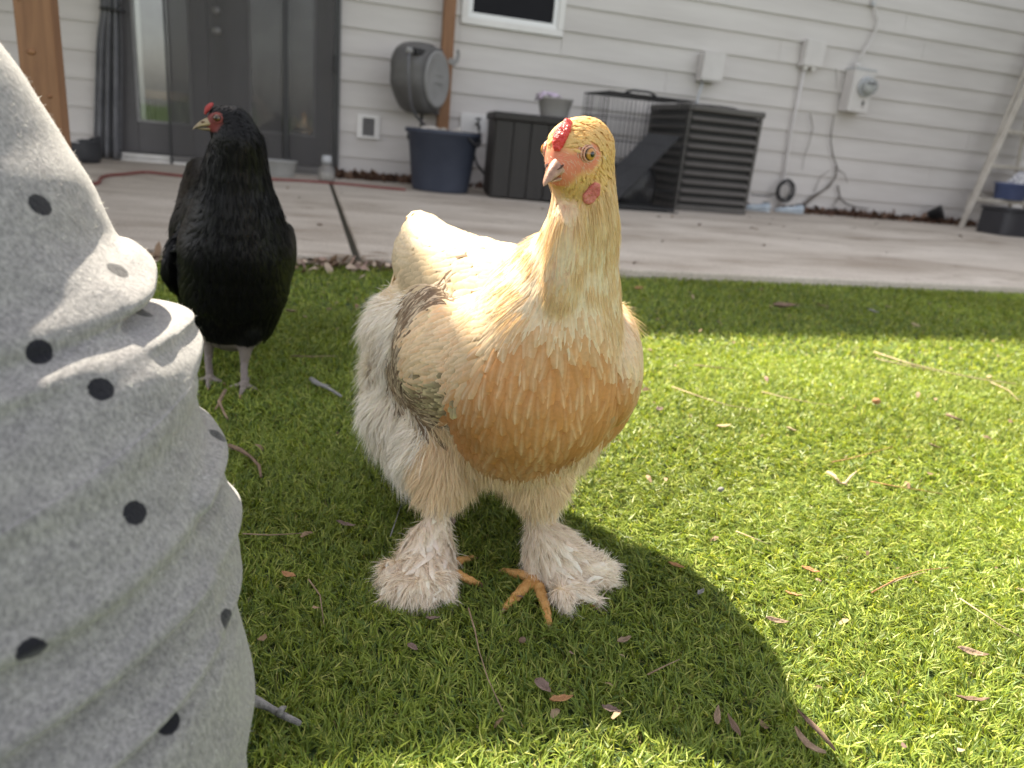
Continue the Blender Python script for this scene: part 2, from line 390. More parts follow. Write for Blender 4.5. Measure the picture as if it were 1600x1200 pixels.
def cloth(s0, s1, z0, z1, o, amp, waves, name, m, parent, n=40, nz=24, ph=0.0, thick=.002):
    b = MB(); vs = []
    for i in range(nz+1):
        for j in range(n+1):
            t = j/n; zz = z0 + (z1-z0)*i/nz
            y = -o + amp*math.sin(waves*2*math.pi*t + ph + .8*math.sin(3*i/nz)) * (1 - .4*i/nz)
            vs.append((s0 + (s1-s0)*t, y, zz))
    fs = [(i*(n+1)+j, i*(n+1)+j+1, (i+1)*(n+1)+j+1, (i+1)*(n+1)+j) for i in range(nz) for j in range(n)]
    b.add(vs, fs); ob = b.build(name, m, parent, smooth=True)
    sd = ob.modifiers.new('thick', 'SOLIDIFY'); sd.thickness = thick
    return ob
cloth(-.735, -.005, ZP+.02, 2.0, .060, .012, 3.0, 'mesh_panel', m_mesh, scr)
cloth(.035, .335, ZP+.005, 2.0, .062, .010, 1.5, 'mesh_panel', m_mesh, scr, ph=1.0)
MB().b2((-.748, -.070, ZP+.004), (-.736, -.052, 2.02)).build('edge_strip', m_black, scr)
MB().b2((-.004, -.075, ZP+.02), (.033, -.058, 2.02)).build('centre_strip', m_black, scr, bevel=.003)
MB().b2((.345, -.066, ZP+.002), (.372, -.045, 2.02)).build('edge_strip', m_black, scr)
MB().b2((-.74, -.072, 2.0), (.37, -.05, 2.04)).build('top_strip', m_black, scr)
MB().b2((.335, -.085, .74), (.352, -.067, .86)).build('pull_handle', m_black, scr, bevel=.004)

# ---- grey curtain bunched to the left of the doors
cu = hempty('gathered_curtain', 0, 0, 0); tag(cu, 'grey cloth curtain gathered at the left side of the doors', 'curtain')
m_curt = mat('grey_cloth', (.13, .13, .14), (.20, .20, .21), scale=9, rough=.85, bump=.15, bscale=300)
b = MB(); vs = []; n, nz = 48, 30
for i in range(nz+1):
    f = i/nz; z = ZP + .01 + f*1.95
    g = math.exp(-((z-.96)/.12)**2)
    l = -1.225 + .10*min(1, z/1.0) + .02*g; r_ = -1.06 + .075*min(1, z/1.0) - .01*g
    for j in range(n+1):
        t = j/n; y = -.045 + (.026 - .012*g)*math.sin(t*2*math.pi*3.5 + 1.5*f) - .010*math.sin(t*17 + f*4)
        vs.append((l + (r_-l)*t, y - .02, z))
b.add(vs, [(i*(n+1)+j, i*(n+1)+j+1, (i+1)*(n+1)+j+1, (i+1)*(n+1)+j) for i in range(nz) for j in range(n)])
ob = b.build('cloth', m_curt, cu, smooth=True); sd = ob.modifiers.new('thick', 'SOLIDIFY'); sd.thickness = .004
MB().lathe([(.068, -.008), (.072, -.004), (.072, .004), (.068, .008)], n=32, c=(-1.045, -.062, .965), sx=1.05, sy=.55).build('tie', m_black, cu, smooth=True)

# ---- posts, patio cover, added fence out of view that shades the wall
m_wood = mat('stained_timber', (.19, .088, .040), (.30, .150, .070), scale=4.0, rough=.62, bump=.25, bscale=14, stretch=(9, 9, .7), dist=1.4, lo=.28, hi=.72)
def post(name, s, o, z1, label, w=.089, knots=()):
    t = hempty(name, s, o, ZP); tag(t, label, 'post')
    MB().b2((-w/2, -w/2, 0), (w/2, w/2, z1)).build('shaft', m_wood, t, bevel=.005)
    for kx, kz, r in knots:
        MB().lathe([(r, 0), (r*.7, .0016), (r*.2, .0026), (.0005, .003)], n=18, c=(kx, -w/2-.0004, kz), sx=1.0, sy=.75, axis=Matrix.Rotation(math.radians(90), 3, 'X')).build('knot', mat('knot_wood', (.20, .085, .035), (.33, .16, .07), scale=90, rough=.6), t, smooth=True)
    return t
post('wooden_post', -.644, PW - .1, 2.30, 'knotty orange-brown wooden post nearest the left edge', knots=((-.012, .505, .011), (.022, .395, .007), (-.030, .63, .004), (-.030, .40, .006)))
post('wooden_post', 1.118, .12, 2.45, 'narrow brown wooden post that carries the hose reel by the wall', w=.082)
cov = hempty('patio_cover', 0, 0, 0); tag(cov, 'flat timber patio cover over the doors at the left', 'patio cover')
FR = WD - 2.22                                           # how far the cover reaches out
MB().b2((-5.2, -FR, 2.35), (-.60, -.02, 2.42)).build('roof_panel', mat('cover_panel', (.42, .36, .28), (.5, .44, .36), scale=3, rough=.7), cov)
MB().b2((-5.2, -PW + .04, 2.20), (-.60, -PW + .14, 2.345)).build('beam', m_wood, cov)
for q in range(7): MB().b2((-5.0 + q*.7, -FR + .02, 2.26), (-4.962 + q*.7, -.05, 2.347)).build('rafter', m_wood, cov)
fe = hempty('shade_fence', 6.93, 0, 0); tag(fe, 'added dark fence out of view that shades the right end of the wall', 'fence')  # unseen, put in to block sky light from the wall's right end
m_shade_fence = mat('shade_fence_wood', (.07, .05, .038), (.12, .09, .07), scale=5, rough=.85, stretch=(6, 6, .6))
for q in range(20): MB().b2((-.01, -.15 - q*.15 - .142, .02), (.012, -.15 - q*.15, 2.3)).build('shade_picket', m_shade_fence, fe)
for zz in (.35, 1.45): MB().b2((.014, -3.2, zz), (.05, -.1, zz+.09)).build('rail', m_shade_fence, fe)

# ---- artificial turf: every blade is geometry
def make_turf():
    def field(n, xlo, xhi, ylo, yhi, L, Wd, nmax=2.415, nmin=-9):
        x = RNG.uniform(xlo, xhi, n); y = RNG.uniform(ylo, yhi, n)
        nn = -math.sin(TH)*x + math.cos(TH)*y
        lim = np.abs(x) < 0.42 + 0.86*y + 0.25
        k = (nn < nmax) & (nn > nmin) & lim
        return x[k], y[k], np.full(k.sum(), L), np.full(k.sum(), Wd)
    parts = [field(240000, -.75, 1.05, .28, 1.0, .025, .00125), field(230000, -1.5, 1.9, 1.0, 1.75, .025, .0018), field(190000, -2.5, 3.0, 1.75, 3.6, .027, .0029),
             field(14000, -1.2, 1.4, -.6, .28, .03, .003)]
    x, y, L, Wd = [np.concatenate(a) for a in zip(*parts)]
    n = len(x)
    # tufts: pull blades toward tuft centres for clumping
    g = 0.011; cx = np.floor(x/g)*g + g/2; cyy = np.floor(y/g)*g + g/2
    hsh = np.abs(np.sin(np.floor(x/g)*12.9898 + np.floor(y/g)*78.233)*43758.5453) % 1.0
    hs2 = np.abs(np.sin(np.floor(x/g)*39.346 + np.floor(y/g)*11.135)*24634.6345) % 1.0
    x = x + (cx + (hsh-.5)*g*.9 - x)*.38; y = y + (cyy + (hs2-.5)*g*.9 - y)*.38
    lay = np.sin(x*5.1 + 1.3*np.sin(y*3.7)) + np.sin(y*6.3 + 2.0)
    ang = hsh*2*np.pi*.75 + RNG.normal(0, 1.0, n) + 1.1*lay
    lean = np.clip(RNG.normal(.92 + .12*lay, .30, n), .1, 1.45)            # from vertical
    curl = RNG.normal(.28, .30, n)
    L = L*RNG.uniform(.65, 1.25, n)*(0.9 + .12*lay*.5); Wd = Wd*RNG.uniform(.75, 1.25, n)
    thatch = RNG.random(n) < .14
    lean = np.where(thatch, RNG.uniform(1.0, 1.6, n), lean); L = np.where(thatch, L*.55, L); curl = np.where(thatch, RNG.normal(0, 1.4, n), curl)
    dx, dy = np.cos(ang), np.sin(ang); sx, sy = -dy, dx
    z0 = np.zeros(n) - .001
    l1 = L*.55; l2 = L*.45
    a1 = lean*.55; a2 = np.clip(lean + curl*.7, -.4, 1.75)
    mx = x + dx*np.sin(a1)*l1; my = y + dy*np.sin(a1)*l1; mz = np.cos(a1)*l1*.8
    tx = mx + dx*np.sin(a2)*l2; ty = my + dy*np.sin(a2)*l2; tz = np.maximum(mz + np.cos(a2)*l2*.8, .001 + RNG.random(n)*.003)
    tw = RNG.normal(0, .6, n)
    V = np.zeros((n, 5, 3), np.float32)
    hw = Wd/2
    V[:, 0] = np.stack([x - sx*hw, y - sy*hw, z0], 1); V[:, 1] = np.stack([x + sx*hw, y + sy*hw, z0], 1)
    V[:, 2] = np.stack([mx + sx*hw, my + sy*hw, mz + tw*hw], 1); V[:, 3] = np.stack([mx - sx*hw, my - sy*hw, mz - tw*hw], 1)
    V[:, 4] = np.stack([tx, ty, tz], 1)
    base = (np.arange(n)*5)[:, None]
    loops = np.concatenate([base + np.array([[0, 1, 2, 3]]), base + np.array([[3, 2, 4]])], 1).ravel()
    st = (np.arange(n)*7)[:, None] + np.array([[0, 4]]); st = st.ravel(); tt = np.tile([4, 3], n)
    pal = np.array([[.176, .240, .042], [.236, .304, .053], [.315, .374, .070], [.420, .438, .124], [.122, .188, .044]])
    c = pal[RNG.choice(5, n, p=[.30, .28, .20, .08, .14])]
    c = np.where(thatch[:, None], np.array([.36, .32, .13])*RNG.uniform(.6, 1.2, n)[:, None], c)
    patch = 1 + .15*np.sin(x*3.3 + 2*np.sin(y*2.1))*np.sin(y*4.1 + 1) + .10*np.sin(x*11 + 3*np.sin(y*9))*np.sin(y*13 + 2*np.sin(x*7))
    c = c*RNG.uniform(.75, 1.3, n)[:, None]*patch[:, None]
    colv = np.repeat(c, 5, 0).reshape(n, 5, 3)
    me = np_mesh('artificial_grass', V.reshape(-1, 3), loops, st, tt, attr_mat('turf_blade', rough=.42, spec=.30, transl=.38, tint=(1.28, 1.22, .55)), colv.reshape(-1, 3), smooth=False)
    return tag(link('artificial_grass', me, None), 'green artificial turf blades covering the yard in front of the patio', 'grass', kind='stuff')
make_turf()

# ================================================================= THE HENS
from mathutils.bvhtree import BVHTree
def blob_mesh(name, blobs, voxel=.0045, smooth=12):
    """one continuous body: overlapping ellipsoids fused by a voxel remesh and relaxed"""
    bm = bmesh.new()
    for M in blobs: bmesh.ops.create_icosphere(bm, subdivisions=3, radius=1.0, matrix=M)
    me = bpy.data.meshes.new(name); bm.to_mesh(me); bm.free()
    o = bpy.data.objects.new(name + '_raw', me); COL.objects.link(o)
    r = o.modifiers.new('r', 'REMESH'); r.mode = 'VOXEL'; r.voxel_size = voxel
    s = o.modifiers.new('s', 'SMOOTH'); s.iterations = smooth; s.factor = .5
    dg = bpy.context.evaluated_depsgraph_get(); ev = o.evaluated_get(dg)
    out = bpy.data.meshes.new_from_object(ev); out.name = name
    bpy.data.objects.remove(o); bpy.data.meshes.remove(me)
    out.shade_smooth()
    return out
def ball(p, r, R=None):
    r3 = (r, r, r) if not isinstance(r, (tuple, list)) else r
    M = Matrix.Translation(p)
    if R is not None: M = M @ R.to_4x4()
    return M @ Matrix.Diagonal((*r3, 1))
def chain(pts, step=.45):
    out = []
    for (p, r), (q, s) in zip(pts[:-1], pts[1:]):
        n = max(2, int((q-p).length/(step*min(r, s))))
        for i in range(n+1):
            t = i/n; out.append(ball(p.lerp(q, t), r + (s-r)*t))
    return out
def frame(f, up=Vector((0, 0, 1))):
    f = f.normalized(); s = up.cross(f).normalized(); u = f.cross(s)
    return Matrix((f, s, u)).transposed()              # columns: forward, left side, up

def tri_data(me):
    me.calc_loop_triangles(); nv = len(me.vertices)
    co = np.empty(nv*3, np.float32); me.vertices.foreach_get('co', co); co = co.reshape(-1, 3)
    no = np.empty(nv*3, np.float32); me.vertices.foreach_get('normal', no); no = no.reshape(-1, 3)
    t = np.empty(len(me.loop_triangles)*3, np.int32); me.loop_triangles.foreach_get('vertices', t); t = t.reshape(-1, 3)
    return co, no, t
def scatter(co, no, t, n, rng, mask=None):
    if mask is not None: t = t[mask[t].all(1)]
    a = co[t[:, 0]]; b = co[t[:, 1]]; c = co[t[:, 2]]
    ar = np.linalg.norm(np.cross(b-a, c-a), axis=1); i = rng.choice(len(t), n, p=ar/ar.sum())
    u = rng.random(n); v = rng.random(n); k = u+v > 1; u[k] = 1-u[k]; v[k] = 1-v[k]
    w = 1-u-v
    p = a[i]*w[:, None] + b[i]*u[:, None] + c[i]*v[:, None]
    q = no[t[i, 0]]*w[:, None] + no[t[i, 1]]*u[:, None] + no[t[i, 2]]*v[:, None]
    return p, q/np.maximum(np.linalg.norm(q, axis=1), 1e-9)[:, None]
def thin(p, d):
    """drop points closer than d (array) to one already kept"""
    keep = []; cell = {}; g = float(np.max(d))
    for i in range(len(p)):
        k = tuple(np.floor(p[i]/g).astype(int)); ok = True
        for ax in (-1, 0, 1):
            for ay in (-1, 0, 1):
                for az_ in (-1, 0, 1):
                    for j in cell.get((k[0]+ax, k[1]+ay, k[2]+az_), ()):
                        if np.sum((p[i]-p[j])**2) < d[i]*d[i]: ok = False; break
                    if not ok: break
                if not ok: break
            if not ok: break
        if ok: keep.append(i); cell.setdefault(k, []).append(i)
    return np.array(keep)

class Hen:
    def __init__(s, name, base, label):
        s.base = base.copy(); s.root = empty(name, base); tag(s.root, label, 'hen', 'hens on the lawn'); s.g = []
        s.rng = np.random.default_rng(11)
    def body(s, blobs, m, voxel=.0045, smooth=12, color=None):
        T = Matrix.Translation(-s.base)
        s.me = blob_mesh('body', [T @ b for b in blobs], voxel, smooth)
        s.co, s.no, s.tr = tri_data(s.me)
        s.bvh = BVHTree.FromPolygons([Vector(v) for v in s.co], [tuple(int(i) for i in q) for q in s.tr])
        s.color = color
        c = np.ones((len(s.co), 4), np.float32); c[:, :3] = color(s.co)
        a = s.me.color_attributes.new('Col', 'FLOAT_COLOR', 'POINT'); a.data.foreach_set('color', c.ravel())
        s.obj = link('body', s.me, m, s.root, True)
    def hit(s, px, py):
        d = ray(px, py).normalized(); r = s.bvh.ray_cast(CL - s.base, d)
        if r[0] is None:
            # nearest surface point to the ray
            q = CL - s.base; best = s.bvh.find_nearest(q + d*(Vector(-q).dot(d)))
            return best[0]
        return r[0]
    def guide(s, kind, px, py, qx, qy, **kw):
        a, b = s.hit(px, py), s.hit(qx, qy); s.g.append((kind, np.array(a), np.array((b-a).normalized()), kw))
    def guide3(s, kind, p, d, **kw):
        s.g.append((kind, np.array(Vector(p) - s.base), np.array(Vector(d).normalized()), kw))
    def assign(s, p, n):
        P = np.array([g[1] for g in s.g]); D = np.array([g[2] for g in s.g])
        d2 = ((p[:, None, :] - P[None])**2).sum(2); w = 1/(d2 + 2e-5)**2
        t = (w[:, :, None]*D[None]).sum(1); t /= np.maximum(np.linalg.norm(t, axis=1), 1e-9)[:, None]
        t = t - n*(t*n).sum(1)[:, None]; t /= np.maximum(np.linalg.norm(t, axis=1), 1e-6)[:, None]
        jit = d2*np.exp(s.rng.normal(0, .42, d2.shape)) if len(s.g) > 1 else d2
        return t, jit.argmin(1)
    def feathers(s, name, n, kinds, m, mind=.5, skip=None, splay=.12, softn=True):
        """shingled feathers that hug the body: kinds[kind] = dict(L, W, lift, prof, cols)"""
        rng = s.rng; p, nr = scatter(s.co, s.no, s.tr, n, rng)
        if skip is not None: k = ~skip(p); p, nr = p[k], nr[k]
        t, gi = s.assign(p, nr); kn = np.array([g[0] for g in s.g])[gi]
        k = np.isin(kn, list(kinds)); p, nr, t, kn, gi = p[k], nr[k], t[k], kn[k], gi[k]
        W_ = np.array([kinds[q]['W'] for q in kn]); L_ = np.array([kinds[q]['L'] for q in kn]); lift = np.array([kinds[q].get('lift', .1) for q in kn])
        kp = thin(p, W_*np.array([kinds[q].get('mind', mind) for q in kn])); p, nr, t, kn, W_, L_, lift = p[kp], nr[kp], t[kp], kn[kp], W_[kp], L_[kp], lift[kp]
        m_ = len(p); L_ = L_*rng.uniform(.8, 1.2, m_); W_ = W_*rng.uniform(.8, 1.2, m_)
        b = np.cross(nr, t); ang = rng.normal(0, splay, m_); t = t*np.cos(ang)[:, None] + b*np.sin(ang)[:, None]; b = np.cross(nr, t)
        us = np.array([0, .22, .48, .74, .92, 1.0]); R = len(us)
        V = np.zeros((m_, R, 5, 3), np.float32); NN = np.zeros((m_, R, 5, 3), np.float32); C = np.zeros((m_, R, 5, 3), np.float32)
        bend = rng.normal(0, .05, m_)
        for j, u in enumerate(us):
            c = p + t*(L_*u)[:, None]
            hgt = .0012 + lift*L_*(.15 + u) * .6 + rng.normal(0, .00018, m_)
            for i in range(m_):
                r = s.bvh.find_nearest(Vector(c[i]))
                q, qn = r[0], r[1]
                c[i] = np.array(q + qn*float(hgt[i]))
                if j == 0 or True:
                    nn = np.array(qn)
                    bb = np.cross(nn, t[i]); l = np.linalg.norm(bb); bb = bb/l if l > 1e-6 else b[i]
                    pf = kinds[kn[i]]['prof'][j]; w = W_[i]*.5*pf
                    cen = c[i] + bb*(bend[i]*L_[i]*u*u)
                    NN[i, j] = nn + t[i]*(.34*u - .10); NN[i, j, 0] -= bb*.42; NN[i, j, 4] += bb*.42; NN[i, j, 1] -= bb*.12; NN[i, j, 3] += bb*.12; V[i, j, 0] = cen - bb*w - nn*w*.30; V[i, j, 1] = cen - bb*w*.22 + nn*w*.06; V[i, j, 2] = cen + nn*w*.12; V[i, j, 3] = cen + bb*w*.22 + nn*w*.06; V[i, j, 4] = cen + bb*w - nn*w*.30
        for q in set(kn):
            k = kn == q; nk = k.sum(); cols = kinds[q]['cols'](p[k], rng, nk)           # root, mid, tip, shaft
            for j, u in enumerate(us):
                e = cols[0]*(1-u)**2 + cols[1]*2*u*(1-u) + cols[2]*u*u
                ed = np.clip(e*(1 + .10*u), 0, .95); C[k, j, 0] = ed; C[k, j, 4] = ed; sp_ = .35*cols[4]*u; C[k, j, 1] = e*(1-sp_) + cols[3]*sp_; C[k, j, 3] = C[k, j, 1]; sw_ = cols[4]*(.15 + .85*u); C[k, j, 2] = e*(1-sw_) + cols[3]*sw_
        # neighbouring feathers share some colour, so the regions of the coat run into each other
        from mathutils.kdtree import KDTree
        free = ~np.isin(kn, ('rim', 'wingbend')); avg = C.mean((1, 2)); fi = np.nonzero(free)[0]
        kd = KDTree(len(fi))
        for a_, i in enumerate(fi): kd.insert(p[i], a_)
        kd.balance()
        for i in fi:
            nb = [fi[q[1]] for q in kd.find_range(p[i], .013)]
            if len(nb) > 2: C[i] *= ((avg[nb].mean(0)*.58 + avg[i]*.42)/np.maximum(avg[i], 1e-4))[None, None]
        C = np.clip(C, 0, .95)
        base = (np.arange(m_)*R*5)[:, None]; idx = []
        for j in range(R-1):
            for c_ in range(4):
                idx.append([j*5+c_, (j+1)*5+c_, (j+1)*5+c_+1, j*5+c_+1])
        loops = (base[:, :, None] + np.array(idx)[None]).reshape(-1); nf = m_*len(idx)
        me = np_mesh(name, V.reshape(-1, 3), loops, np.arange(nf)*4, np.full(nf, 4), m, C.reshape(-1, 3))
        if softn:
            NN /= np.maximum(np.linalg.norm(NN, axis=-1), 1e-6)[..., None]; me.normals_split_custom_set_from_vertices(NN.reshape(-1, 3).tolist())
        o = link(name, me, None, s.root); tag(o, kind='stuff'); return o
    def strands(s, name, n, kinds, m, skip=None, only=None):
        """down and barbs: fine tapering strands, kinds[kind] = dict(L, w, lift, droop, cols)"""
        rng = s.rng; p, nr = scatter(s.co, s.no, s.tr, n, rng)
        if skip is not None: k = ~skip(p); p, nr = p[k], nr[k]
        t, gi = s.assign(p, nr); kn = np.array([g[0] for g in s.g])[gi]
        k = np.isin(kn, list(kinds)); p, nr, t, kn = p[k], nr[k], t[k], kn[k]
        get = lambda f, d=0.: np.array([kinds[q].get(f, d) for q in kn])
        L, w, lift, droop, jit = get('L'), get('w'), get('lift'), get('droop'), get('jit', .25)
        if len(p) == 0: return None
        # tufts: neighbours share a direction so the down breaks into locks
        g = .007; key = np.floor(p/g); h = np.abs(np.sin(key @ np.array([12.9898, 78.233, 37.719]))*43758.5453) % 1; h2 = np.abs(np.sin(key @ np.array([39.34, 11.13, 83.15]))*24634.63) % 1
        b = np.cross(nr, t)
        a = rng.normal(0, 1, len(p))*jit*.55 + (h-.5)*2.2*jit; lf = np.clip(lift + rng.normal(0, .5, len(p))*jit*.5 + (h2-.5)*jit, -.05, 1.4)
        d = (t*np.cos(a)[:, None] + b*np.sin(a)[:, None])*np.cos(lf)[:, None] + nr*np.sin(lf)[:, None]
        L = L*rng.uniform(.55, 1.15, len(p))*(.8 + .4*h)
        pts = [p + nr*get('off', .0)[:, None]]; dd = d.copy()
        for j in range(3):
            pts.append(pts[-1] + dd*(L/3)[:, None])
            dd = dd + np.array([0, 0, -1.])*(droop*.35)[:, None] + rng.normal(0, .10, dd.shape)*jit[:, None] - nr*.06
            dd /= np.linalg.norm(dd, axis=1)[:, None]
        view = np.array(CL - s.base) - p; view /= np.linalg.norm(view, axis=1)[:, None]
        sd = np.cross(d, nr + rng.normal(0, .5, nr.shape)); sd /= np.maximum(np.linalg.norm(sd, axis=1), 1e-6)[:, None]
        m_ = len(p); V = np.zeros((m_, 7, 3), np.float32); wj = [1, .85, .55]
        for j in range(3):
            V[:, 2*j] = pts[j] - sd*(w*wj[j]*.5)[:, None]; V[:, 2*j+1] = pts[j] + sd*(w*wj[j]*.5)[:, None]
        V[:, 6] = pts[3]
        C = np.zeros((m_, 7, 3), np.float32)
        for q in set(kn):
            k = kn == q; cols = kinds[q]['cols'](p[k], rng, k.sum())
            for j in range(7): u = (j//2)/3; C[k, j] = cols[0]*(1-u) + cols[1]*u
        base = (np.arange(m_)*7)[:, None]
        lp = np.concatenate([base + np.array([[0, 1, 3, 2]]), base + np.array([[2, 3, 5, 4]]), base + np.array([[4, 5, 6]])], 1).ravel()
        st = ((np.arange(m_)*11)[:, None] + np.array([[0, 4, 8]])).ravel(); tt = np.tile([4, 4, 3], m_)
        me = np_mesh(name, V.reshape(-1, 3), lp, st, tt, m, C.reshape(-1, 3))
        o = link(name, me, None, s.root); tag(o, kind='stuff'); return o

def vary(c, rng, n, a=.10, hue=.02):
    c = np.asarray(c)[None]*np.exp(rng.normal(0, a, n))[:, None]*np.exp(rng.normal(0, hue, (n, 3))); return np.clip(c, 0, .95)

def skin_mat(name, c1, c2, scale=120, rough=.5, bump=.5, sss=.25, bs=400):
    m = mat(name, c1, c2, scale=scale, rough=rough, bump=bump, bscale=bs); p = m.node_tree.nodes['Principled BSDF']
    p.inputs['Subsurface Weight'].default_value = sss; p.inputs['Subsurface Radius'].default_value = (.004, .0015, .001); p.inputs['Subsurface Scale'].default_value = 1.0
    return m
m_comb = skin_mat('comb_skin', (.62, .025, .03), (.82, .09, .07), rough=.42)
m_wattle = skin_mat('wattle_skin', (.48, .11, .09), (.66, .24, .19), rough=.6)
def eye_mat(name, iris):
    m, nt, p, out = newmat(name); p.inputs['Roughness'].default_value = .06; p.inputs['Specular IOR Level'].default_value = .7
    tc = nt.nodes.new('ShaderNodeTexCoord'); sx = nt.nodes.new('ShaderNodeSeparateXYZ'); nt.links.new(tc.outputs['Object'], sx.inputs[0])
    # object z axis looks out of the eye: distance from the axis decides pupil, iris, dark rim
    ln = N(nt, 'ShaderNodeVectorMath', _operation='LENGTH'); cb = nt.nodes.new('ShaderNodeCombineXYZ'); nt.links.new(sx.outputs[0], cb.inputs[0]); nt.links.new(sx.outputs[1], cb.inputs[1]); nt.links.new(cb.outputs[0], ln.inputs[0])
    mr = N(nt, 'ShaderNodeMapRange'); mr.inputs['From Max'].default_value = .0062; nt.links.new(ln.outputs['Value'], mr.inputs['Value'])
    cr = nt.nodes.new('ShaderNodeValToRGB'); e = cr.color_ramp.elements
    e[0].position = .33; e[0].color = (.004, .003, .003, 1); e[1].position = .40; e[1].color = c4([i*.75 for i in iris])
    k = e.new(.62); k.color = c4(iris); k = e.new(.74); k.color = c4([i*.5 for i in iris]); k = e.new(.82); k.color = (.03, .015, .01, 1)
    nt.links.new(mr.outputs[0], cr.inputs[0]); nt.links.new(cr.outputs[0], p.inputs['Base Color'])
    return m

def head_parts(hen, C, F, k, m_beak, m_lid, m_eye, comb_h=1.0, comb_l=1.0, wattle=1.0, m_cmb=m_comb, m_wtl=m_wattle, eye_s=.0178, comb_s=1.0):
    """beak, comb, eyes with lids, wattles; C head centre, F forward, k scale (1 = 27 mm skull radius)"""
    R = frame(F); c = C - hen.base
    P = lambda f, s, u: c + R @ Vector((f*k, s*k, u*k))
    # upper beak: curved cone, ridge on top; lower beak
    def beak(name, f0, f1, u0, u1, w0, h0, hook, up):
        b = MB(); n = 14; rows = 10; vs = []
        for i in range(rows+1):
            t = i/rows; f = f0 + (f1-f0)*t; u = u0 + (u1-u0)*t - hook*t*t*t; sc = (1-t)**.62*(1-.12*t) + .02
            for j in range(n):
                q = 2*math.pi*j/n; yy = math.cos(q)*w0*sc; zz = math.sin(q)*h0*sc
                if up: zz = zz*(1.25 if zz > 0 else .55); yy *= (1 - .35*max(0, math.sin(q)))
                else: zz = zz*(.35 if zz > 0 else 1.0)
                vs.append(P(f, yy, u + zz))
        b.add(vs, [(i*n+j, i*n+(j+1) % n, (i+1)*n+(j+1) % n, (i+1)*n+j) for i in range(rows) for j in range(n)] + [tuple(range(n))[::-1], tuple(rows*n + j for j in range(n))])
        return b.build(name, m_beak, hen.root, smooth=True)
    ub = beak('upper_beak', .019, .0490, -.0005, -.0050, .0112, .0092, .0058, True)
    beak('lower_beak', .018, .0425, -.0075, -.0098, .0088, .0050, -.001, False)
    for sd in (1, -1):
        MB().tube([P(.0300, sd*.0072, .0020), P(.0335, sd*.0066, .0012), P(.0365, sd*.0056, .0)], [.0004*k, .0013*k, .0004*k], 6).build('nostril', mat('nostril', (.06, .02, .015), rough=.7), ub)
    # comb: low, bumpy ridges along the forehead
    b = MB()
    for row, sy in ((0, 0.0), (1, .0033*comb_s), (2, -.0033*comb_s)):
        nn = 7
        for i in range(nn):
            t = i/(nn-1); th_ = math.radians(24 + 52*comb_l*t); f = .0020 + .0285*math.cos(th_); u = .003 + .0270*math.sin(th_) + (.0016*comb_h if row == 0 else 0)
            r = comb_s*(.0021 + .0016*math.sin(math.pi*min(1, t*.95+.05)))*(1.0 if row == 0 else .78)
            r *= random.uniform(.85, 1.15)
            b.lathe([(.001*k, r*1.6*k*comb_h), (r*.55*k, r*1.3*k*comb_h), (r*.95*k, r*.6*k*comb_h), (r*1.0*k, 0), (r*.8*k, -r*1.2*k), (.001*k, -r*1.6*k)], n=10, c=P(f, sy*(.6+.5*math.sin(math.pi*t)), u), axis=R)
    bo = b.build('comb', m_cmb, hen.root, smooth=True)
    rm_ = bo.modifiers.new('fuse', 'REMESH'); rm_.mode = 'VOXEL'; rm_.voxel_size = .0011*k; rm_.use_smooth_shade = True
    sm = bo.modifiers.new('soft', 'SMOOTH'); sm.iterations = 6
    # eyes
    for sd in (1, -1):
        q = P(.0120, sd*eye_s, .0075); ax_ = (R @ Vector((.30, sd*1.0, .08))).normalized()
        eo = MB().lathe([(.0003, .0062), (.0018, .0059), (.0034, .0052), (.0048, .0039), (.0058, .0022), (.0062, .0), (.005, -.004), (.0003, -.006)], n=28).build('eye', m_eye, hen.root, smooth=True)
        eo.location = q; eo.rotation_mode = 'QUATERNION'; eo.rotation_quaternion = ax_.to_track_quat('Z', 'Y'); eo.scale = (k, k, k)
        b = MB()
        for j, (rr_, hh, tk) in enumerate(((.0060, .0024, .0008), (.0074, .0009, .0008), (.0090, -.0012, .0008))):
            b.tube([Vector((math.cos(a_)*rr_*1.10, math.sin(a_)*rr_*.92, hh - .0004*math.cos(a_))) for a_ in [2*math.pi*i/28 for i in range(29)]], tk, 8, cap=False)
        lo_ = b.build('eyelid', m_lid, eo, smooth=True)
    # wattles
    for sd in (1, -1) if wattle else ():
        b = MB(); n = 12; vs = []; rows = 8
        for i in range(rows+1):
            t = i/rows; w_ = .0072*math.sin(math.pi*min(1, .12 + t*.88))*wattle + .0006
            cpt = Vector((.006 - .016*t, eye_s - .002 + .0075*t, -.0160 - .024*t*wattle))
            for j in range(n):
                a_ = 2*math.pi*j/n; vs.append(P(cpt.x + math.cos(a_)*w_, sd*(cpt.y + math.sin(a_)*w_*.33), cpt.z))
        b.add(vs, [(i*n+j, i*n+(j+1) % n, (i+1)*n+(j+1) % n, (i+1)*n+j) for i in range(rows) for j in range(n)] + [tuple(range(n))[::-1], tuple(rows*n + j for j in range(n))])
        b.build('wattle', m_wtl, hen.root, smooth=True)
    return P, R

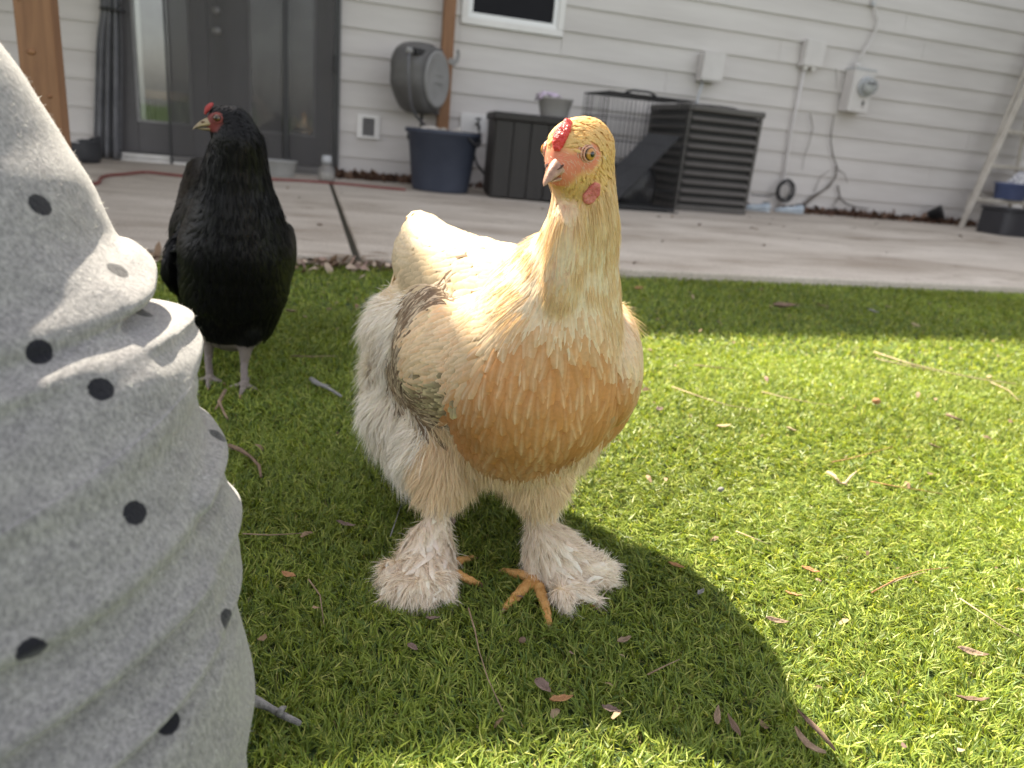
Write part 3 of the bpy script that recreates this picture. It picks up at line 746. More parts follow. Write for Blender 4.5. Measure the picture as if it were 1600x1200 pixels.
def foot(hen, ank, toes, m_foot, m_claw, r=.0062):
    """toes: list of world polylines from the ankle pad outwards; each toe is scaled rings with a claw"""
    T = -hen.base; blobs = [ball(ank + T, r*1.35)]
    for pl in toes:
        L = len(pl)
        for i in range(L-1):
            a, b_ = pl[i], pl[i+1]; n = max(2, int((b_-a).length/.0035))
            for j in range(n+1):
                t = (i + j/n)/(L-1); rr_ = r*(1.0 - .42*t)*(1.0 + .10*math.sin(t*34)); blobs.append(ball(a.lerp(b_, j/n) + T, rr_))
    me = blob_mesh('foot', blobs, .0012, 2); me.materials.append(m_foot)
    o = link('foot', me, None, hen.root, True)
    for pl in toes:
        a, b_ = pl[-2], pl[-1]; d = (b_-a).normalized(); e = b_ + T
        MB().tube([e, e + d*.006 + Vector((0, 0, -.001)), e + d*.011 + Vector((0, 0, -.0045))], [r*.42, r*.30, .0004], 8).build('claw', m_claw, o, smooth=True)
    return o

# ---------------------------------------------------------------- the buff hen
m_skin = attr_mat('hen_body_skin', rough=.7, spec=.2)
m_feath = attr_mat('buff_feather', rough=.62, spec=.18, transl=.22, tint=(1.1, .95, .72), noise=.10, nscale=260)
m_down = attr_mat('buff_down', rough=.75, spec=.1, transl=.26, tint=(1.05, .97, .82))
base = Vector((-.005, .70, 0))
hen = Hen('buff_hen', base, 'large buff and cream hen with feathered feet in the foreground')
HC = at(899, 246, .640); HF = Vector((-.52, -.80, -.26)).normalized(); HR = frame(HF)
bl = []
hp = lambda f, s, u: HC + HR @ Vector((f, s, u))
bl += [ball(hp(.000, 0, .002), (.0305, .0245, .0285), HR), ball(hp(.012, 0, -.004), (.0225, .0165, .018), HR), ball(hp(-.014, 0, .001), (.0255, .0260, .0285), HR), ball(hp(.006, 0, -.014), (.020, .0190, .016), HR), ball(hp(.010, 0, .010), (.019, .018, .015), HR)]
bl += chain([(hp(.010, 0, -.018), .011), (hp(.006, 0, -.034), .012), (at(884, 350, .632), .013), (at(880, 410, .636), .015), (at(872, 460, .642), .016)])
bl += chain([(hp(-.014, 0, -.004), .0245), (at(913, 305, .655), .0265), (at(911, 350, .664), .0305), (at(898, 405, .676), .0375), (at(877, 465, .690), .0540), (at(850, 530, .700), .0760), (at(830, 595, .705), .0910), (at(815, 645, .712), .0735), (at(785, 675, .75), .056)])
bl += chain([(at(880, 440, .70), .050), (at(830, 492, .76), .064), (at(775, 484, .82), .074), (at(715, 452, .88), .066), (at(672, 405, .93), .046), (at(657, 355, .952), .020)])
bl += chain([(at(820, 580, .73), .092), (at(765, 575, .80), .103), (at(705, 560, .86), .090), (at(662, 520, .90), .070)])
bl += chain([(at(668, 590, .87), .074), (at(668, 640, .85), .074), (at(690, 695, .80), .060)])
bl += chain([(at(870, 560, .76), .080), (at(880, 600, .78), .080), (at(860, 660, .78), .06)])
# thighs and shanks
bl += chain([(at(700, 690, .77), .052), (at(694, 735, .735), .036), (at(684, 775, .712), .019), (at(682, 797, .704), .0100), (at(688, 850, .697), .0115), (gp(690, 892, .012), .0105)])
bl += chain([(at(830, 690, .73), .052), (at(838, 735, .708), .036), (at(846, 778, .700), .020), (at(845, 797, .698), .0105), (at(838, 850, .696), .0120), (gp(836, 900, .012), .0105)])
# feathered foot muffs
bl += chain([(at(680, 812, .702), .009), (at(662, 850, .694), .017), (at(645, 890, .684), .020), (at(632, 915, .676), .016)])
bl += chain([(at(682, 830, .699), .012), (at(690, 880, .69), .014), (gp(690, 905, .014), .012)])
bl += chain([(at(655, 870, .688), .018), (gp(628, 928, .014), .013)]) + chain([(at(668, 870, .688), .018), (gp(660, 935, .014), .013)]) + chain([(at(680, 880, .688), .016), (gp(692, 922, .013), .012)])
bl += chain([(at(847, 815, .697), .010), (at(862, 850, .688), .021), (at(895, 880, .682), .022), (at(935, 892, .680), .015)])
bl += chain([(at(856, 850, .69), .016), (at(880, 905, .668), .018), (at(885, 930, .656), .012)])
# loose toe feathers fanning out of the muffs
for x0, y0, x1, y1 in ((925, 884, 962, 886), (918, 902, 956, 914), (895, 918, 928, 938), (878, 925, 890, 952), (622, 912, 600, 936), (640, 922, 628, 944), (662, 922, 660, 948), (685, 912, 700, 936), (612, 890, 596, 912)):
    bl += chain([(gp(x0, y0, .022), .010), (gp(x1, y1, .012), .0045)])
# folded wings standing a little off the body
wl = (at(690, 480, .80) - at(668, 560, .74))
bl += [ball(at(672, 548, .765), (.098, .034, .066), frame(Vector((.42, -.86, -.12)))), ball(at(668, 560, .75), (.060, .034, .056), frame(Vector((.42, -.86, -.12)))), ball(at(690, 600, .725), (.030, .022, .036), frame(Vector((.42, -.86, -.12))))]
bl += [ball(at(948, 565, .745), (.085, .030, .062), frame(Vector((.10, -.95, -.12)))), ball(at(958, 590, .72), (.045, .026, .045), frame(Vector((.10, -.95, -.1))))]
CREAM = np.array([.74, .60, .385]); BUFF = np.array([.58, .275, .093]); GOLD = np.array([.80, .53, .215]); WHITE = np.array([.92, .89, .83]); PINK = np.array([.68, .23, .145])
face_c = np.array(hp(.020, 0, .0) - base)
eyeL = np.array(hp(.011, .018, .004) - base)
def facew(p):
    q = p - np.array(HC - base); Rm = np.array(HR); l = q @ Rm                # forward, side, up
    f, s_, u = l[:, 0], np.abs(l[:, 1]), l[:, 2]
    on = (np.linalg.norm(q, axis=1) < .055)
    beak = np.clip((f - (.0165 + .35*np.abs(u + .003)))/.006, 0, 1)*(u > -.016)*(u < .016)
    de = np.sqrt((f - .0115)**2 + ((u - .006)*1.15)**2); eye_ = np.clip((.0140 - de)/.004, 0, 1)*(s_ > .008)
    lor = np.clip((.0085 - np.abs(u + .001 - .15*(f - .01)))/.004, 0, 1)*(f > .006)*(s_ > .004)
    w = np.clip(beak + eye_ + lor, 0, 1)*on
    return w
def bodycol(p):
    w = facew(p)[:, None]; z = p[:, 2:3]
    c = np.where(z > .30, GOLD*.95, np.where(z > .14, np.array([.62, .40, .18]), np.array([.66, .50, .30])))
    return c*(1-w) + PINK*w
hen.body(bl, m_skin, color=bodycol, voxel=.0042, smooth=10)
G = hen.guide
for a in [(905, 200, 925, 205), (880, 205, 905, 200), (940, 215, 952, 240), (930, 270, 948, 300), (895, 300, 893, 330)]: G('head', *a)
for a in [(905, 340, 905, 390), (880, 345, 868, 400), (945, 330, 950, 390), (860, 380, 838, 430), (840, 420, 795, 465), (905, 410, 905, 470), (945, 420, 955, 490), (955, 480, 965, 540), (870, 440, 850, 520), (820, 450, 760, 500), (925, 450, 932, 520)]: G('hackle', *a)
for a in [(886, 322, 886, 345), (885, 345, 884, 370), (882, 370, 881, 400), (880, 400, 878, 430), (876, 430, 872, 460)]: G('throat', *a)
for a in [(860, 540, 858, 600), (900, 520, 905, 570), (830, 600, 826, 660), (900, 600, 900, 660), (950, 590, 945, 640), (780, 600, 770, 660), (800, 680, 796, 730), (860, 680, 852, 720), (740, 640, 730, 690), (790, 550, 775, 600), (930, 540, 940, 590), (800, 720, 798, 750), (845, 715, 842, 745), (755, 705, 748, 740), (720, 675, 712, 710), (880, 690, 872, 715)]: G('breast', *a)
for a in [(770, 410, 730, 395), (720, 380, 690, 370), (740, 440, 690, 440), (690, 420, 645, 425), (660, 440, 630, 455)]: G('back', *a)
for a in [(670, 375, 650, 345), (655, 345, 645, 325), (640, 390, 622, 395)]: G('tail', *a)
for a in [(760, 500, 690, 510), (720, 530, 650, 545), (690, 490, 640, 520), (680, 570, 630, 580), (650, 560, 620, 580), (640, 520, 615, 550), (720, 570, 660, 580)]: G('wing', *a)
RIM = [(702, 446), (676, 462), (650, 482), (632, 506), (620, 534), (614, 562), (616, 594), (628, 622), (652, 638), (682, 645)]
for f_ in (1.0, .97):
    for (x0_, y0_), (x1_, y1_) in zip(RIM[:-1], RIM[1:]): G('rim', 676 + (x0_-676)*f_, 552 + (y0_-552)*f_, 676 + (x1_-676)*f_, 552 + (y1_-552)*f_)
for a in [(690, 620, 650, 615), (660, 625, 630, 600)]: G('wingbend', *a)
G('wing', 985, 560, 992, 590); G('breast', 970, 600, 965, 640)
for a in [(590, 560, 570, 600), (600, 620, 580, 670), (600, 680, 590, 730), (640, 690, 628, 740), (640, 650, 620, 690), (615, 520, 590, 550)]: G('fluff', *a)
for a in [(690, 690, 680, 740), (660, 740, 650, 775), (700, 745, 698, 780), (735, 755, 735, 785), (765, 768, 765, 780)]: G('thigh', *a)
for a in [(840, 772, 842, 795), (872, 755, 878, 785), (815, 775, 818, 790)]: G('thigh', *a)
for a in [(680, 810, 678, 850), (665, 840, 648, 890), (690, 850, 692, 890), (640, 890, 618, 930), (660, 880, 655, 930), (680, 890, 690, 925), (625, 915, 612, 940), (655, 915, 650, 945), (688, 905, 700, 930), (930, 886, 958, 887), (925, 905, 952, 913), (900, 922, 925, 937), (880, 930, 888, 950)]: G('muff', *a)
for a in [(845, 810, 845, 850), (855, 835, 890, 870), (890, 870, 950, 890), (870, 880, 905, 920), (850, 880, 862, 920), (905, 885, 955, 895), (880, 915, 900, 945)]: G('muff', *a)
for kd, pp, dd in [('back', (.02, .86, .34), (-.3, .9, .1)), ('back', (.06, .84, .30), (-.3, .9, -.1)), ('wing', (.12, .80, .24), (-.1, .95, -.15)), ('wing', (.10, .88, .22), (-.3, .9, -.1)), ('fluff', (-.05, .95, .22), (-.1, .5, -.8)), ('fluff', (.03, .92, .16), (.1, .3, -.9)), ('fluff', (.08, .86, .13), (.2, .2, -.9)), ('breast', (.115, .72, .19), (0, .5, -.8)), ('hackle', (.05, .72, .40), (0, .3, -.9)), ('hackle', (.06, .78, .34), (-.1, .7, -.5)), ('tail', (-.08, .95, .40), (-.2, .4, .8)), ('tail', (-.09, 1.0, .34), (-.2, .9, .1)), ('thigh', (.07, .80, .09), (0, .1, -1)), ('thigh', (-.06, .80, .08), (0, .1, -1)), ('thigh', (.04, .76, .06), (0, .0, -1))]: hen.guide3(kd, pp, dd)
face_skip = lambda p: facew(p) > .35
RP = [.45, .92, 1.0, .86, .5, .08]; HP = [.5, .9, .95, .7, .36, .05]
def cols(root, mid, tip, shaft, sw=.3, a=.10, hue=.014):
    def f(p, rng, n):
        j = np.exp(rng.normal(0, a, n))[:, None]*np.exp(rng.normal(0, hue, (n, 3)))
        return [np.clip(np.asarray(c)[None]*j, 0, .95) for c in (root, mid, tip, shaft)] + [sw]
    return f
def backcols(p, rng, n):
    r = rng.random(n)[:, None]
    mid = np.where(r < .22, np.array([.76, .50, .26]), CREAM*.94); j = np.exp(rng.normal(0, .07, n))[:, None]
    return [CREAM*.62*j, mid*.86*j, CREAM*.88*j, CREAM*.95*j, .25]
def wingcols(p, rng, n):
    # dark grey-brown pencilling towards the outer rim of the wing, cream to apricot on its face
    w = at(606, 540, .80) - base; d = np.array([-.80, .45, 0]); q = p @ d - np.array(w) @ d
    rim = np.clip((q + .012 + rng.normal(0, .003, n))/.010, 0, 1)[:, None]*(p[:, 0:1] < 0)
    r = rng.random(n)[:, None]; mid = np.where(r < .40, np.array([.76, .42, .17]), np.array([.82, .60, .33])); j = np.exp(rng.normal(0, .08, n))[:, None]
    dk = np.array([.17, .125, .085]); lt = np.array([.55, .47, .36])
    return [(CREAM*.75*(1-rim) + dk*rim)*j, (mid*(1-rim) + dk*rim)*j, (np.array([.84, .66, .41])*(1-rim) + lt*rim)*j, WHITE*(1-rim) + lt*rim, .3]
MUFFK = {'muff': dict(L=.040, W=.0075, lift=.10, prof=HP, cols=cols([.84, .72, .57], [.88, .79, .67], [.91, .86, .78], WHITE, .4, .05))}
hen.feathers('foot_feathers', 9000, MUFFK, m_feath, mind=1.1, splay=.30, skip=lambda p: p[:, 2] > .065)
ZB = hen.hit(862, 528).z
def hackcols(p, rng, n):
    f = np.clip((ZB + .055 - p[:, 2] + rng.normal(0, .016, n))/.10, 0, .80)[:, None]*(p[:, 1:2] < .02); j = np.exp(rng.normal(0, .05, n))[:, None]; mx = lambda a, b: (np.array(a)*(1-f) + np.array(b)*f)*j
    return [mx([.76, .56, .33], BUFF*.95), mx([.82, .65, .42], BUFF*1.08), mx([.86, .74, .54], [.78, .50, .25]), mx(WHITE, [.88, .70, .48]), .40]
def breastcols(p, rng, n):
    f = np.clip((p[:, 2] - (ZB - .015) + rng.normal(0, .012, n))/.06, 0, .45)[:, None]; g_ = np.clip((.155 - p[:, 2])/.05, 0, .5)[:, None]; j = np.exp(rng.normal(0, .07, n))[:, None]
    mx = lambda a, b: ((np.array(a)*(1-f) + np.array(b)*f)*(1-g_) + np.array([.76, .56, .32])*g_)*j
    return [mx(BUFF*.90, [.78, .56, .32]), mx(BUFF, [.82, .62, .38]), mx(BUFF*(1.04 + .16*(rng.random(n) < .3))[:, None], [.86, .68, .44]), mx([.90, .70, .47], [.90, .76, .56]), 1.0*rng.random(n)[:, None]**1.1]
def rimcols(p, rng, n):
    k = (rng.random(n) < .55)[:, None]; dk = np.array([.20, .14, .09]); lt = np.array([.56, .46, .33]); j = np.exp(rng.normal(0, .22, n))[:, None]
    m_ = np.where(k, dk, lt)*j; return [m_*.9, m_, np.where(k, dk*1.5, lt*1.1)*j, m_*.7, .5]
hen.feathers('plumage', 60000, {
    'head': dict(L=.0070, W=.0026, lift=.05, prof=HP, cols=cols(GOLD*.92, GOLD, GOLD*1.05, CREAM, .2, .06)),
    'throat': dict(L=.016, W=.006, lift=.05, prof=RP, cols=cols([.80, .54, .38], [.82, .60, .44], [.84, .66, .50], WHITE, .2, .05)),
    'hackle': dict(L=.044, W=.0068, lift=.028, prof=HP, cols=hackcols),
    'breast': dict(L=.026, W=.0200, lift=.055, prof=RP, mind=.40, cols=breastcols),
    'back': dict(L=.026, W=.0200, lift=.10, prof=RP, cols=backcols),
    'tail': dict(L=.040, W=.0220, lift=.05, prof=RP, cols=cols(CREAM*.80, CREAM*.95, CREAM*1.04, WHITE, .3, .05)),
    'wing': dict(L=.026, W=.0150, lift=.06, prof=RP, cols=wingcols),
    'rim': dict(L=.030, W=.0062, lift=.05, prof=HP, cols=rimcols),
    'wingbend': dict(L=.022, W=.0120, lift=.05, prof=RP, cols=cols([.22, .17, .10], [.38, .31, .17], [.66, .58, .36], [.6, .52, .34], .3, .25)),
}, m_feath, mind=.42, skip=face_skip)
hen.strands('down', 150000, {
    'head': dict(L=.0060, w=.00032, lift=.22, jit=.28, cols=lambda p, r, n: [vary(GOLD*.85, r, n), vary(GOLD*1.15, r, n)]),
    'throat': dict(L=.008, w=.0004, lift=.15, jit=.2, off=.001, cols=lambda p, r, n: [vary([.78, .52, .36], r, n), vary([.84, .62, .46], r, n)]),
    'hackle': dict(L=.028, w=.00042, lift=.07, jit=.12, droop=.1, off=.0015, cols=lambda p, r, n: [vary([.80, .58, .32], r, n), vary([.82, .67, .44], r, n)]),
            'fluff': dict(L=.034, w=.0007, lift=.42, jit=.40, droop=.35, cols=lambda p, r, n: [vary([.88, .81, .69], r, n), vary(WHITE, r, n)]),
    'thigh': dict(L=.028, w=.0007, lift=.30, jit=.32, droop=.5, cols=lambda p, r, n: [vary([.78, .60, .38], r, n), vary([.86, .73, .53], r, n)]),
    'muff': dict(L=.018, w=.0007, lift=.26, jit=.60, droop=.35, cols=lambda p, r, n: [vary([.84, .72, .57], r, n), vary([.90, .83, .73], r, n)]),
}, m_down, skip=face_skip)
hen.strands('dense_down', 150000, {
    'fluff': dict(L=.022, w=.0009, lift=.30, jit=.45, droop=.35, cols=lambda p, r, n: [vary([.88, .81, .69], r, n), vary(WHITE*.99, r, n)]),
    'thigh': dict(L=.022, w=.0008, lift=.22, jit=.30, droop=.5, cols=lambda p, r, n: [vary([.78, .60, .38], r, n), vary([.85, .72, .51], r, n)]),
    'muff': dict(L=.018, w=.0008, lift=.22, jit=.45, droop=.35, cols=lambda p, r, n: [vary([.84, .72, .57], r, n), vary([.90, .83, .73], r, n)]),
}, m_down, skip=face_skip)
hen.g_face = None
hen.strands('face_hairs', 60000, {q: dict(L=.0050, w=.00026, lift=.25, jit=.4, cols=lambda p, r, n: [vary(CREAM, r, n), vary(WHITE, r, n)]) for q in ('head', 'throat', 'hackle')}, m_down, skip=lambda p: (facew(p) < .2) | (np.random.default_rng(1).random(len(p)) < .35))
m_beak = mat('horn_beak', (.26, .14, .10), (.56, .34, .24), scale=45, rough=.38, bump=.15, bscale=200)
m_lid = skin_mat('eyelid_skin', (.62, .30, .20), (.74, .42, .30), rough=.55)
HPf, _ = head_parts(hen, HC, HF, 1.0, m_beak, m_lid, eye_mat('orange_eye', (.56, .25, .05)), comb_h=.9, eye_s=.0186, wattle=0)
for sd in (1, -1):                                     # pale ear lobes
    MB().lathe([(.0004, .0035), (.0040, .0030), (.0062, .001), (.0062, -.001), (.004, -.003), (.0004, -.0035)], n=18, c=HPf(-.0080, sd*.0222, .0015), sy=.7, axis=HR @ Matrix.Rotation(math.radians(90), 3, 'X')).build('ear_lobe', skin_mat('lobe_skin', (.80, .64, .44), (.86, .72, .52), bump=.3), hen.root, smooth=True)
for (ax_, ay_, bx_, by_) in ((932, 288, 913, 314),):   # wattles on the cheeks
    a_, b2_ = hen.hit(ax_, ay_), hen.hit(bx_, by_); q = hen.bvh.find_nearest((a_ + b2_)/2); d0 = (b2_ - a_); n0 = q[1]; d0 = (d0 - n0*d0.dot(n0)); L0 = max(.018, d0.length); d0.normalize(); s0 = n0.cross(d0)
    MR = Matrix((s0, d0, n0)).transposed(); b = MB()
    for i in range(9):
        t = i/8 - .5; r = .0050*math.sqrt(max(.05, 1 - (2*t)**2)); 
        for off in (-.5, .5):
            b.lathe([(.0003, .0030), (r*.5, .0026), (r*.75, .0008), (r*.6, -.003), (.0003, -.004)], n=10, c=q[0] + n0*.0022 + d0*(t*L0*1.0) + s0*(off*r + random.uniform(-.0008, .0008)), axis=MR)
    o_ = b.build('wattle', m_wattle, hen.root, smooth=True); rm_ = o_.modifiers.new('fuse', 'REMESH'); rm_.mode = 'VOXEL'; rm_.voxel_size = .0009; rm_.use_smooth_shade = True
m_toe = mat('yellow_toe', (.50, .24, .06), (.66, .38, .14), scale=130, rough=.55, bump=.5, bscale=330)
m_claw = mat('claw_horn', (.35, .20, .12), (.5, .33, .22), scale=90, rough=.45)
Z = lambda px, py, z=.010: gp(px, py, z)
foot(hen, Z(836, 905, .012), [[Z(836, 905), Z(845, 925, .012), Z(853, 950, .010), Z(857, 974, .007)], [Z(836, 905), Z(820, 918, .012), Z(803, 936, .010), Z(790, 949, .007)], [Z(836, 905), Z(818, 899, .012), Z(800, 895, .010), Z(788, 893, .008)], [Z(836, 905), Z(870, 920), Z(900, 935, .008), Z(925, 945, .007)]], m_toe, m_claw, .0068)
foot(hen, Z(692, 893, .012), [[Z(692, 893), Z(706, 880, .012), Z(722, 875, .010), Z(738, 872, .007)], [Z(692, 893), Z(712, 896, .012), Z(730, 905, .011), Z(746, 911, .007)],], m_toe, m_claw, .0062)

# ---------------------------------------------------------------- the black hen
base = Vector((-.50, 1.25, 0))
bh = Hen('black_hen', base, 'black hen with small red comb standing by the patio edge')
m_bfeath = attr_mat('black_feather', rough=.42, spec=.20, noise=.2, nscale=200)
m_bdown = attr_mat('black_down', rough=.7, spec=.12)
HC2 = at(346, 192, 1.195); HF2 = Vector((-.90, -.42, -.06)).normalized(); HR2 = frame(HF2)
hp2 = lambda f, s, u: HC2 + HR2 @ Vector((f, s, u))
bl = [ball(hp2(0, 0, .002), (.027, .020, .023), HR2), ball(hp2(.011, 0, -.003), (.018, .013, .015), HR2), ball(hp2(-.014, 0, .0), (.026, .024, .025), HR2), ball(hp2(-.006, 0, -.016), (.024, .022, .018), HR2)]
bl += chain([(hp2(-.016, 0, -.006), .027), (at(366, 225, 1.20), .0385), (at(364, 262, 1.21), .0470), (at(364, 305, 1.215), .0570), (at(365, 350, 1.22), .074), (at(364, 395, 1.225), .090), (at(362, 440, 1.235), .088), (at(360, 484, 1.25), .073)])
bl += chain([(at(355, 340, 1.28), .075), (at(342, 370, 1.36), .088), (at(330, 350, 1.43), .072), (at(316, 300, 1.50), .045), (at(306, 265, 1.54), .022)])
bl += chain([(at(350, 430, 1.30), .085), (at(340, 450, 1.36), .075)])
bl += [ball(at(290, 402, 1.28), (.085, .017, .060), frame(Vector((-.05, -.95, -.2)))), ball(at(434, 402, 1.28), (.085, .017, .060), frame(Vector((.10, -.95, -.2))))]
bl += chain([(at(384, 475, 1.235), .045), (at(384, 515, 1.215), .026), (at(379, 540, 1.208), .0125), (at(376, 570, 1.203), .0075), (gp(376, 598, .010), .0075)])
bl += chain([(at(330, 475, 1.26), .042), (at(324, 510, 1.25), .024), (at(321, 530, 1.245), .0120), (at(320, 560, 1.24), .0075), (gp(322, 588, .010), .0075)])
BLK = np.array([.0026, .0025, .0027]); BLK2 = np.array([.0042, .0043, .0052]); GREY = np.array([.20, .17, .155])
def face2(p):
    q = p - np.array(HC2 - base); l = q @ np.array(HR2); f, u = l[:, 0], l[:, 2]; on = np.linalg.norm(q, axis=1) < .05
    return np.clip((f - (.002 + .7*np.abs(u - .001)))/.006, 0, 1)*on*(u > -.012)*(u < .013)
def bcol(p):
    w = face2(p)[:, None]; z = p[:, 2:3]
    return np.where(z < .068, GREY, BLK)*(1-w) + np.array([.16, .032, .028])*w
bh.body(bl, attr_mat('black_hen_skin', rough=.6, spec=.3), color=bcol, voxel=.0042, smooth=8)
G = bh.guide
for a in [(345, 175, 360, 172), (365, 190, 385, 205), (340, 215, 338, 235)]: G('bhead', *a)
for a in [(360, 240, 360, 290), (395, 240, 405, 290), (330, 250, 325, 300), (345, 300, 340, 350), (385, 300, 392, 350), (410, 310, 420, 350)]: G('bhackle', *a)
for a in [(365, 380, 365, 420), (330, 390, 328, 430), (400, 390, 402, 430), (365, 440, 365, 480), (330, 450, 330, 490), (395, 450, 394, 490)]: G('bbreast', *a)
for a in [(280, 370, 272, 400), (285, 420, 275, 440), (300, 340, 285, 330), (450, 380, 460, 405), (445, 430, 452, 450)]: G('bwing', *a)
for a in [(383, 505, 382, 530), (325, 500, 323, 520)]: G('bthigh', *a)
G('bare', 376, 560, 376, 590); G('bare', 376, 590, 376, 598); G('bare', 320, 560, 321, 580)
for kd, pp, dd in [('bwing', (-.55, 1.45, .25), (-.1, .9, .1)), ('bwing', (-.45, 1.42, .25), (.1, .9, .1)), ('bbreast', (-.5, 1.4, .10), (0, .3, -.9)), ('bwing', (-.60, 1.5, .38), (-.1, .6, .5)), ('bare', (-.475, 1.21, .03), (0, 0, -1)), ('bare', (-.545, 1.24, .03), (0, 0, -1))]: bh.guide3(kd, pp, dd)
skip2 = lambda p: (face2(p) > .3) | (p[:, 2] < .072)
bk = lambda a=.3: cols(BLK*.8, BLK, BLK2, BLK2*1.3, .35, a, .05)
bh.feathers('plumage', 26000, {
    'bhead': dict(L=.008, W=.005, lift=.10, prof=RP, cols=bk()), 'bhackle': dict(L=.042, W=.0095, lift=.04, prof=HP, cols=bk()),
    'bbreast': dict(L=.028, W=.018, lift=.06, prof=RP, cols=bk()), 'bwing': dict(L=.045, W=.018, lift=.06, prof=RP, cols=bk(.4))}, m_bfeath, mind=.45, skip=skip2)
bh.strands('down', 26000, {
    'bhead': dict(L=.007, w=.0006, lift=.3, jit=.35, cols=lambda p, r, n: [vary(BLK, r, n), vary(BLK2, r, n)]),
    'bhackle': dict(L=.022, w=.0007, lift=.12, jit=.2, off=.002, cols=lambda p, r, n: [vary(BLK, r, n), vary(BLK2, r, n, .4)]),
    'bbreast': dict(L=.018, w=.0008, lift=.2, jit=.3, off=.002, cols=lambda p, r, n: [vary(BLK, r, n), vary(BLK2, r, n, .4)]),
    'bthigh': dict(L=.020, w=.0009, lift=.2, jit=.3, droop=.4, cols=lambda p, r, n: [vary(BLK, r, n), vary(BLK2, r, n)])}, m_bdown, skip=skip2)
m_bbeak = mat('dark_horn_beak', (.16, .12, .075), (.34, .27, .15), scale=60, rough=.4)
head_parts(bh, HC2, HF2, .98, m_bbeak, skin_mat('red_lid', (.18, .04, .035), (.26, .07, .06)), eye_mat('dark_eye', (.10, .05, .02)), comb_h=.9, comb_l=.70, comb_s=.95, wattle=.35, m_cmb=skin_mat('dark_comb_skin', (.27, .018, .018), (.38, .04, .034)))
bh.root.location.x += .006
m_btoe = mat('grey_toe', (.17, .14, .12), (.30, .26, .23), scale=130, rough=.6, bump=.5, bscale=300)
foot(bh, Z(376, 600, .012), [[Z(376, 600), Z(384, 604, .010), Z(392, 607, .007)], [Z(376, 600), Z(374, 608, .010), Z(370, 616, .007)], [Z(376, 600), Z(366, 602, .010), Z(357, 604, .007)], [Z(376, 600), Z(380, 594, .009), Z(384, 589, .007)]], m_btoe, m_claw, .0062)
foot(bh, Z(322, 590, .012), [[Z(322, 590), Z(331, 593, .010), Z(339, 596, .007)], [Z(322, 590), Z(321, 598, .010), Z(319, 605, .007)], [Z(322, 590), Z(313, 592, .010), Z(305, 594, .007)]], m_btoe, m_claw, .0062)

# ================================================================= THE PERSON (one trouser leg in view)
from mathutils import noise as mnoise
def fabric_mat(dots):
    m, nt, p, out = newmat('heathered_knit'); p.inputs['Roughness'].default_value = .9; p.inputs['Specular IOR Level'].default_value = .12; p.inputs['Sheen Weight'].default_value = .35; p.inputs['Sheen Roughness'].default_value = .5
    tc = nt.nodes.new('ShaderNodeTexCoord'); ob = tc.outputs['Object']
    mpf = N(nt, 'ShaderNodeMapping', Scale=(1.0, 1.0, .45)); nt.links.new(ob, mpf.inputs[0])
    n1 = N(nt, 'ShaderNodeTexNoise', Scale=480.0, Detail=4.0, Roughness=.7); nt.links.new(mpf.outputs[0], n1.inputs['Vector'])
    r1 = nt.nodes.new('ShaderNodeValToRGB'); e = r1.color_ramp.elements; e[0].position = .33; e[0].color = (.165, .161, .163, 1); e[1].position = .64; e[1].color = (.335, .328, .325, 1)
    nt.links.new(n1.outputs['Fac'], r1.inputs[0])
    n2 = N(nt, 'ShaderNodeTexNoise', Scale=75.0, Detail=5.0, Roughness=.65); nt.links.new(ob, n2.inputs['Vector'])
    r2 = nt.nodes.new('ShaderNodeValToRGB'); e = r2.color_ramp.elements; e[0].position = .34; e[0].color = (.84, .83, .84, 1); e[1].position = .66; e[1].color = (1.08, 1.07, 1.05, 1)
    nt.links.new(n2.outputs['Fac'], r2.inputs[0])
    mu = N(nt, 'ShaderNodeMix', _data_type='RGBA', _blend_type='MULTIPLY'); mu.inputs[0].default_value = 1; nt.links.new(r1.outputs[0], mu.inputs[6]); nt.links.new(r2.outputs[0], mu.inputs[7])
    wn = N(nt, 'ShaderNodeTexNoise', Scale=500.0, Detail=2.0); nt.links.new(ob, wn.inputs['Vector'])
    dv = N(nt, 'ShaderNodeVectorMath', _operation='MULTIPLY_ADD'); dv.inputs[1].default_value = (.0016,)*3; nt.links.new(wn.outputs['Color'], dv.inputs[0]); nt.links.new(ob, dv.inputs[2])
    prev = None
    for d in dots:
        q = N(nt, 'ShaderNodeVectorMath', _operation='DISTANCE'); nt.links.new(dv.outputs[0], q.inputs[0]); q.inputs[1].default_value = Vector(d) + Vector((.0008,)*3)
        if prev is None: prev = q.outputs['Value']
        else:
            mn = N(nt, 'ShaderNodeMath', _operation='MINIMUM'); nt.links.new(prev, mn.inputs[0]); nt.links.new(q.outputs['Value'], mn.inputs[1]); prev = mn.outputs[0]
    mr = N(nt, 'ShaderNodeMapRange'); mr.inputs['From Min'].default_value = .0060; mr.inputs['From Max'].default_value = .0068; nt.links.new(prev, mr.inputs['Value'])
    mx = N(nt, 'ShaderNodeMix', _data_type='RGBA'); nt.links.new(mr.outputs[0], mx.inputs[0]); mx.inputs[6].default_value = (.012, .012, .018, 1); nt.links.new(mu.outputs[2], mx.inputs[7])
    nt.links.new(mx.outputs[2], p.inputs['Base Color'])
    bp = N(nt, 'ShaderNodeBump', Strength=.6, Distance=.0015); nt.links.new(n1.outputs['Fac'], bp.inputs['Height']); nt.links.new(bp.outputs[0], p.inputs['Normal'])
    return m
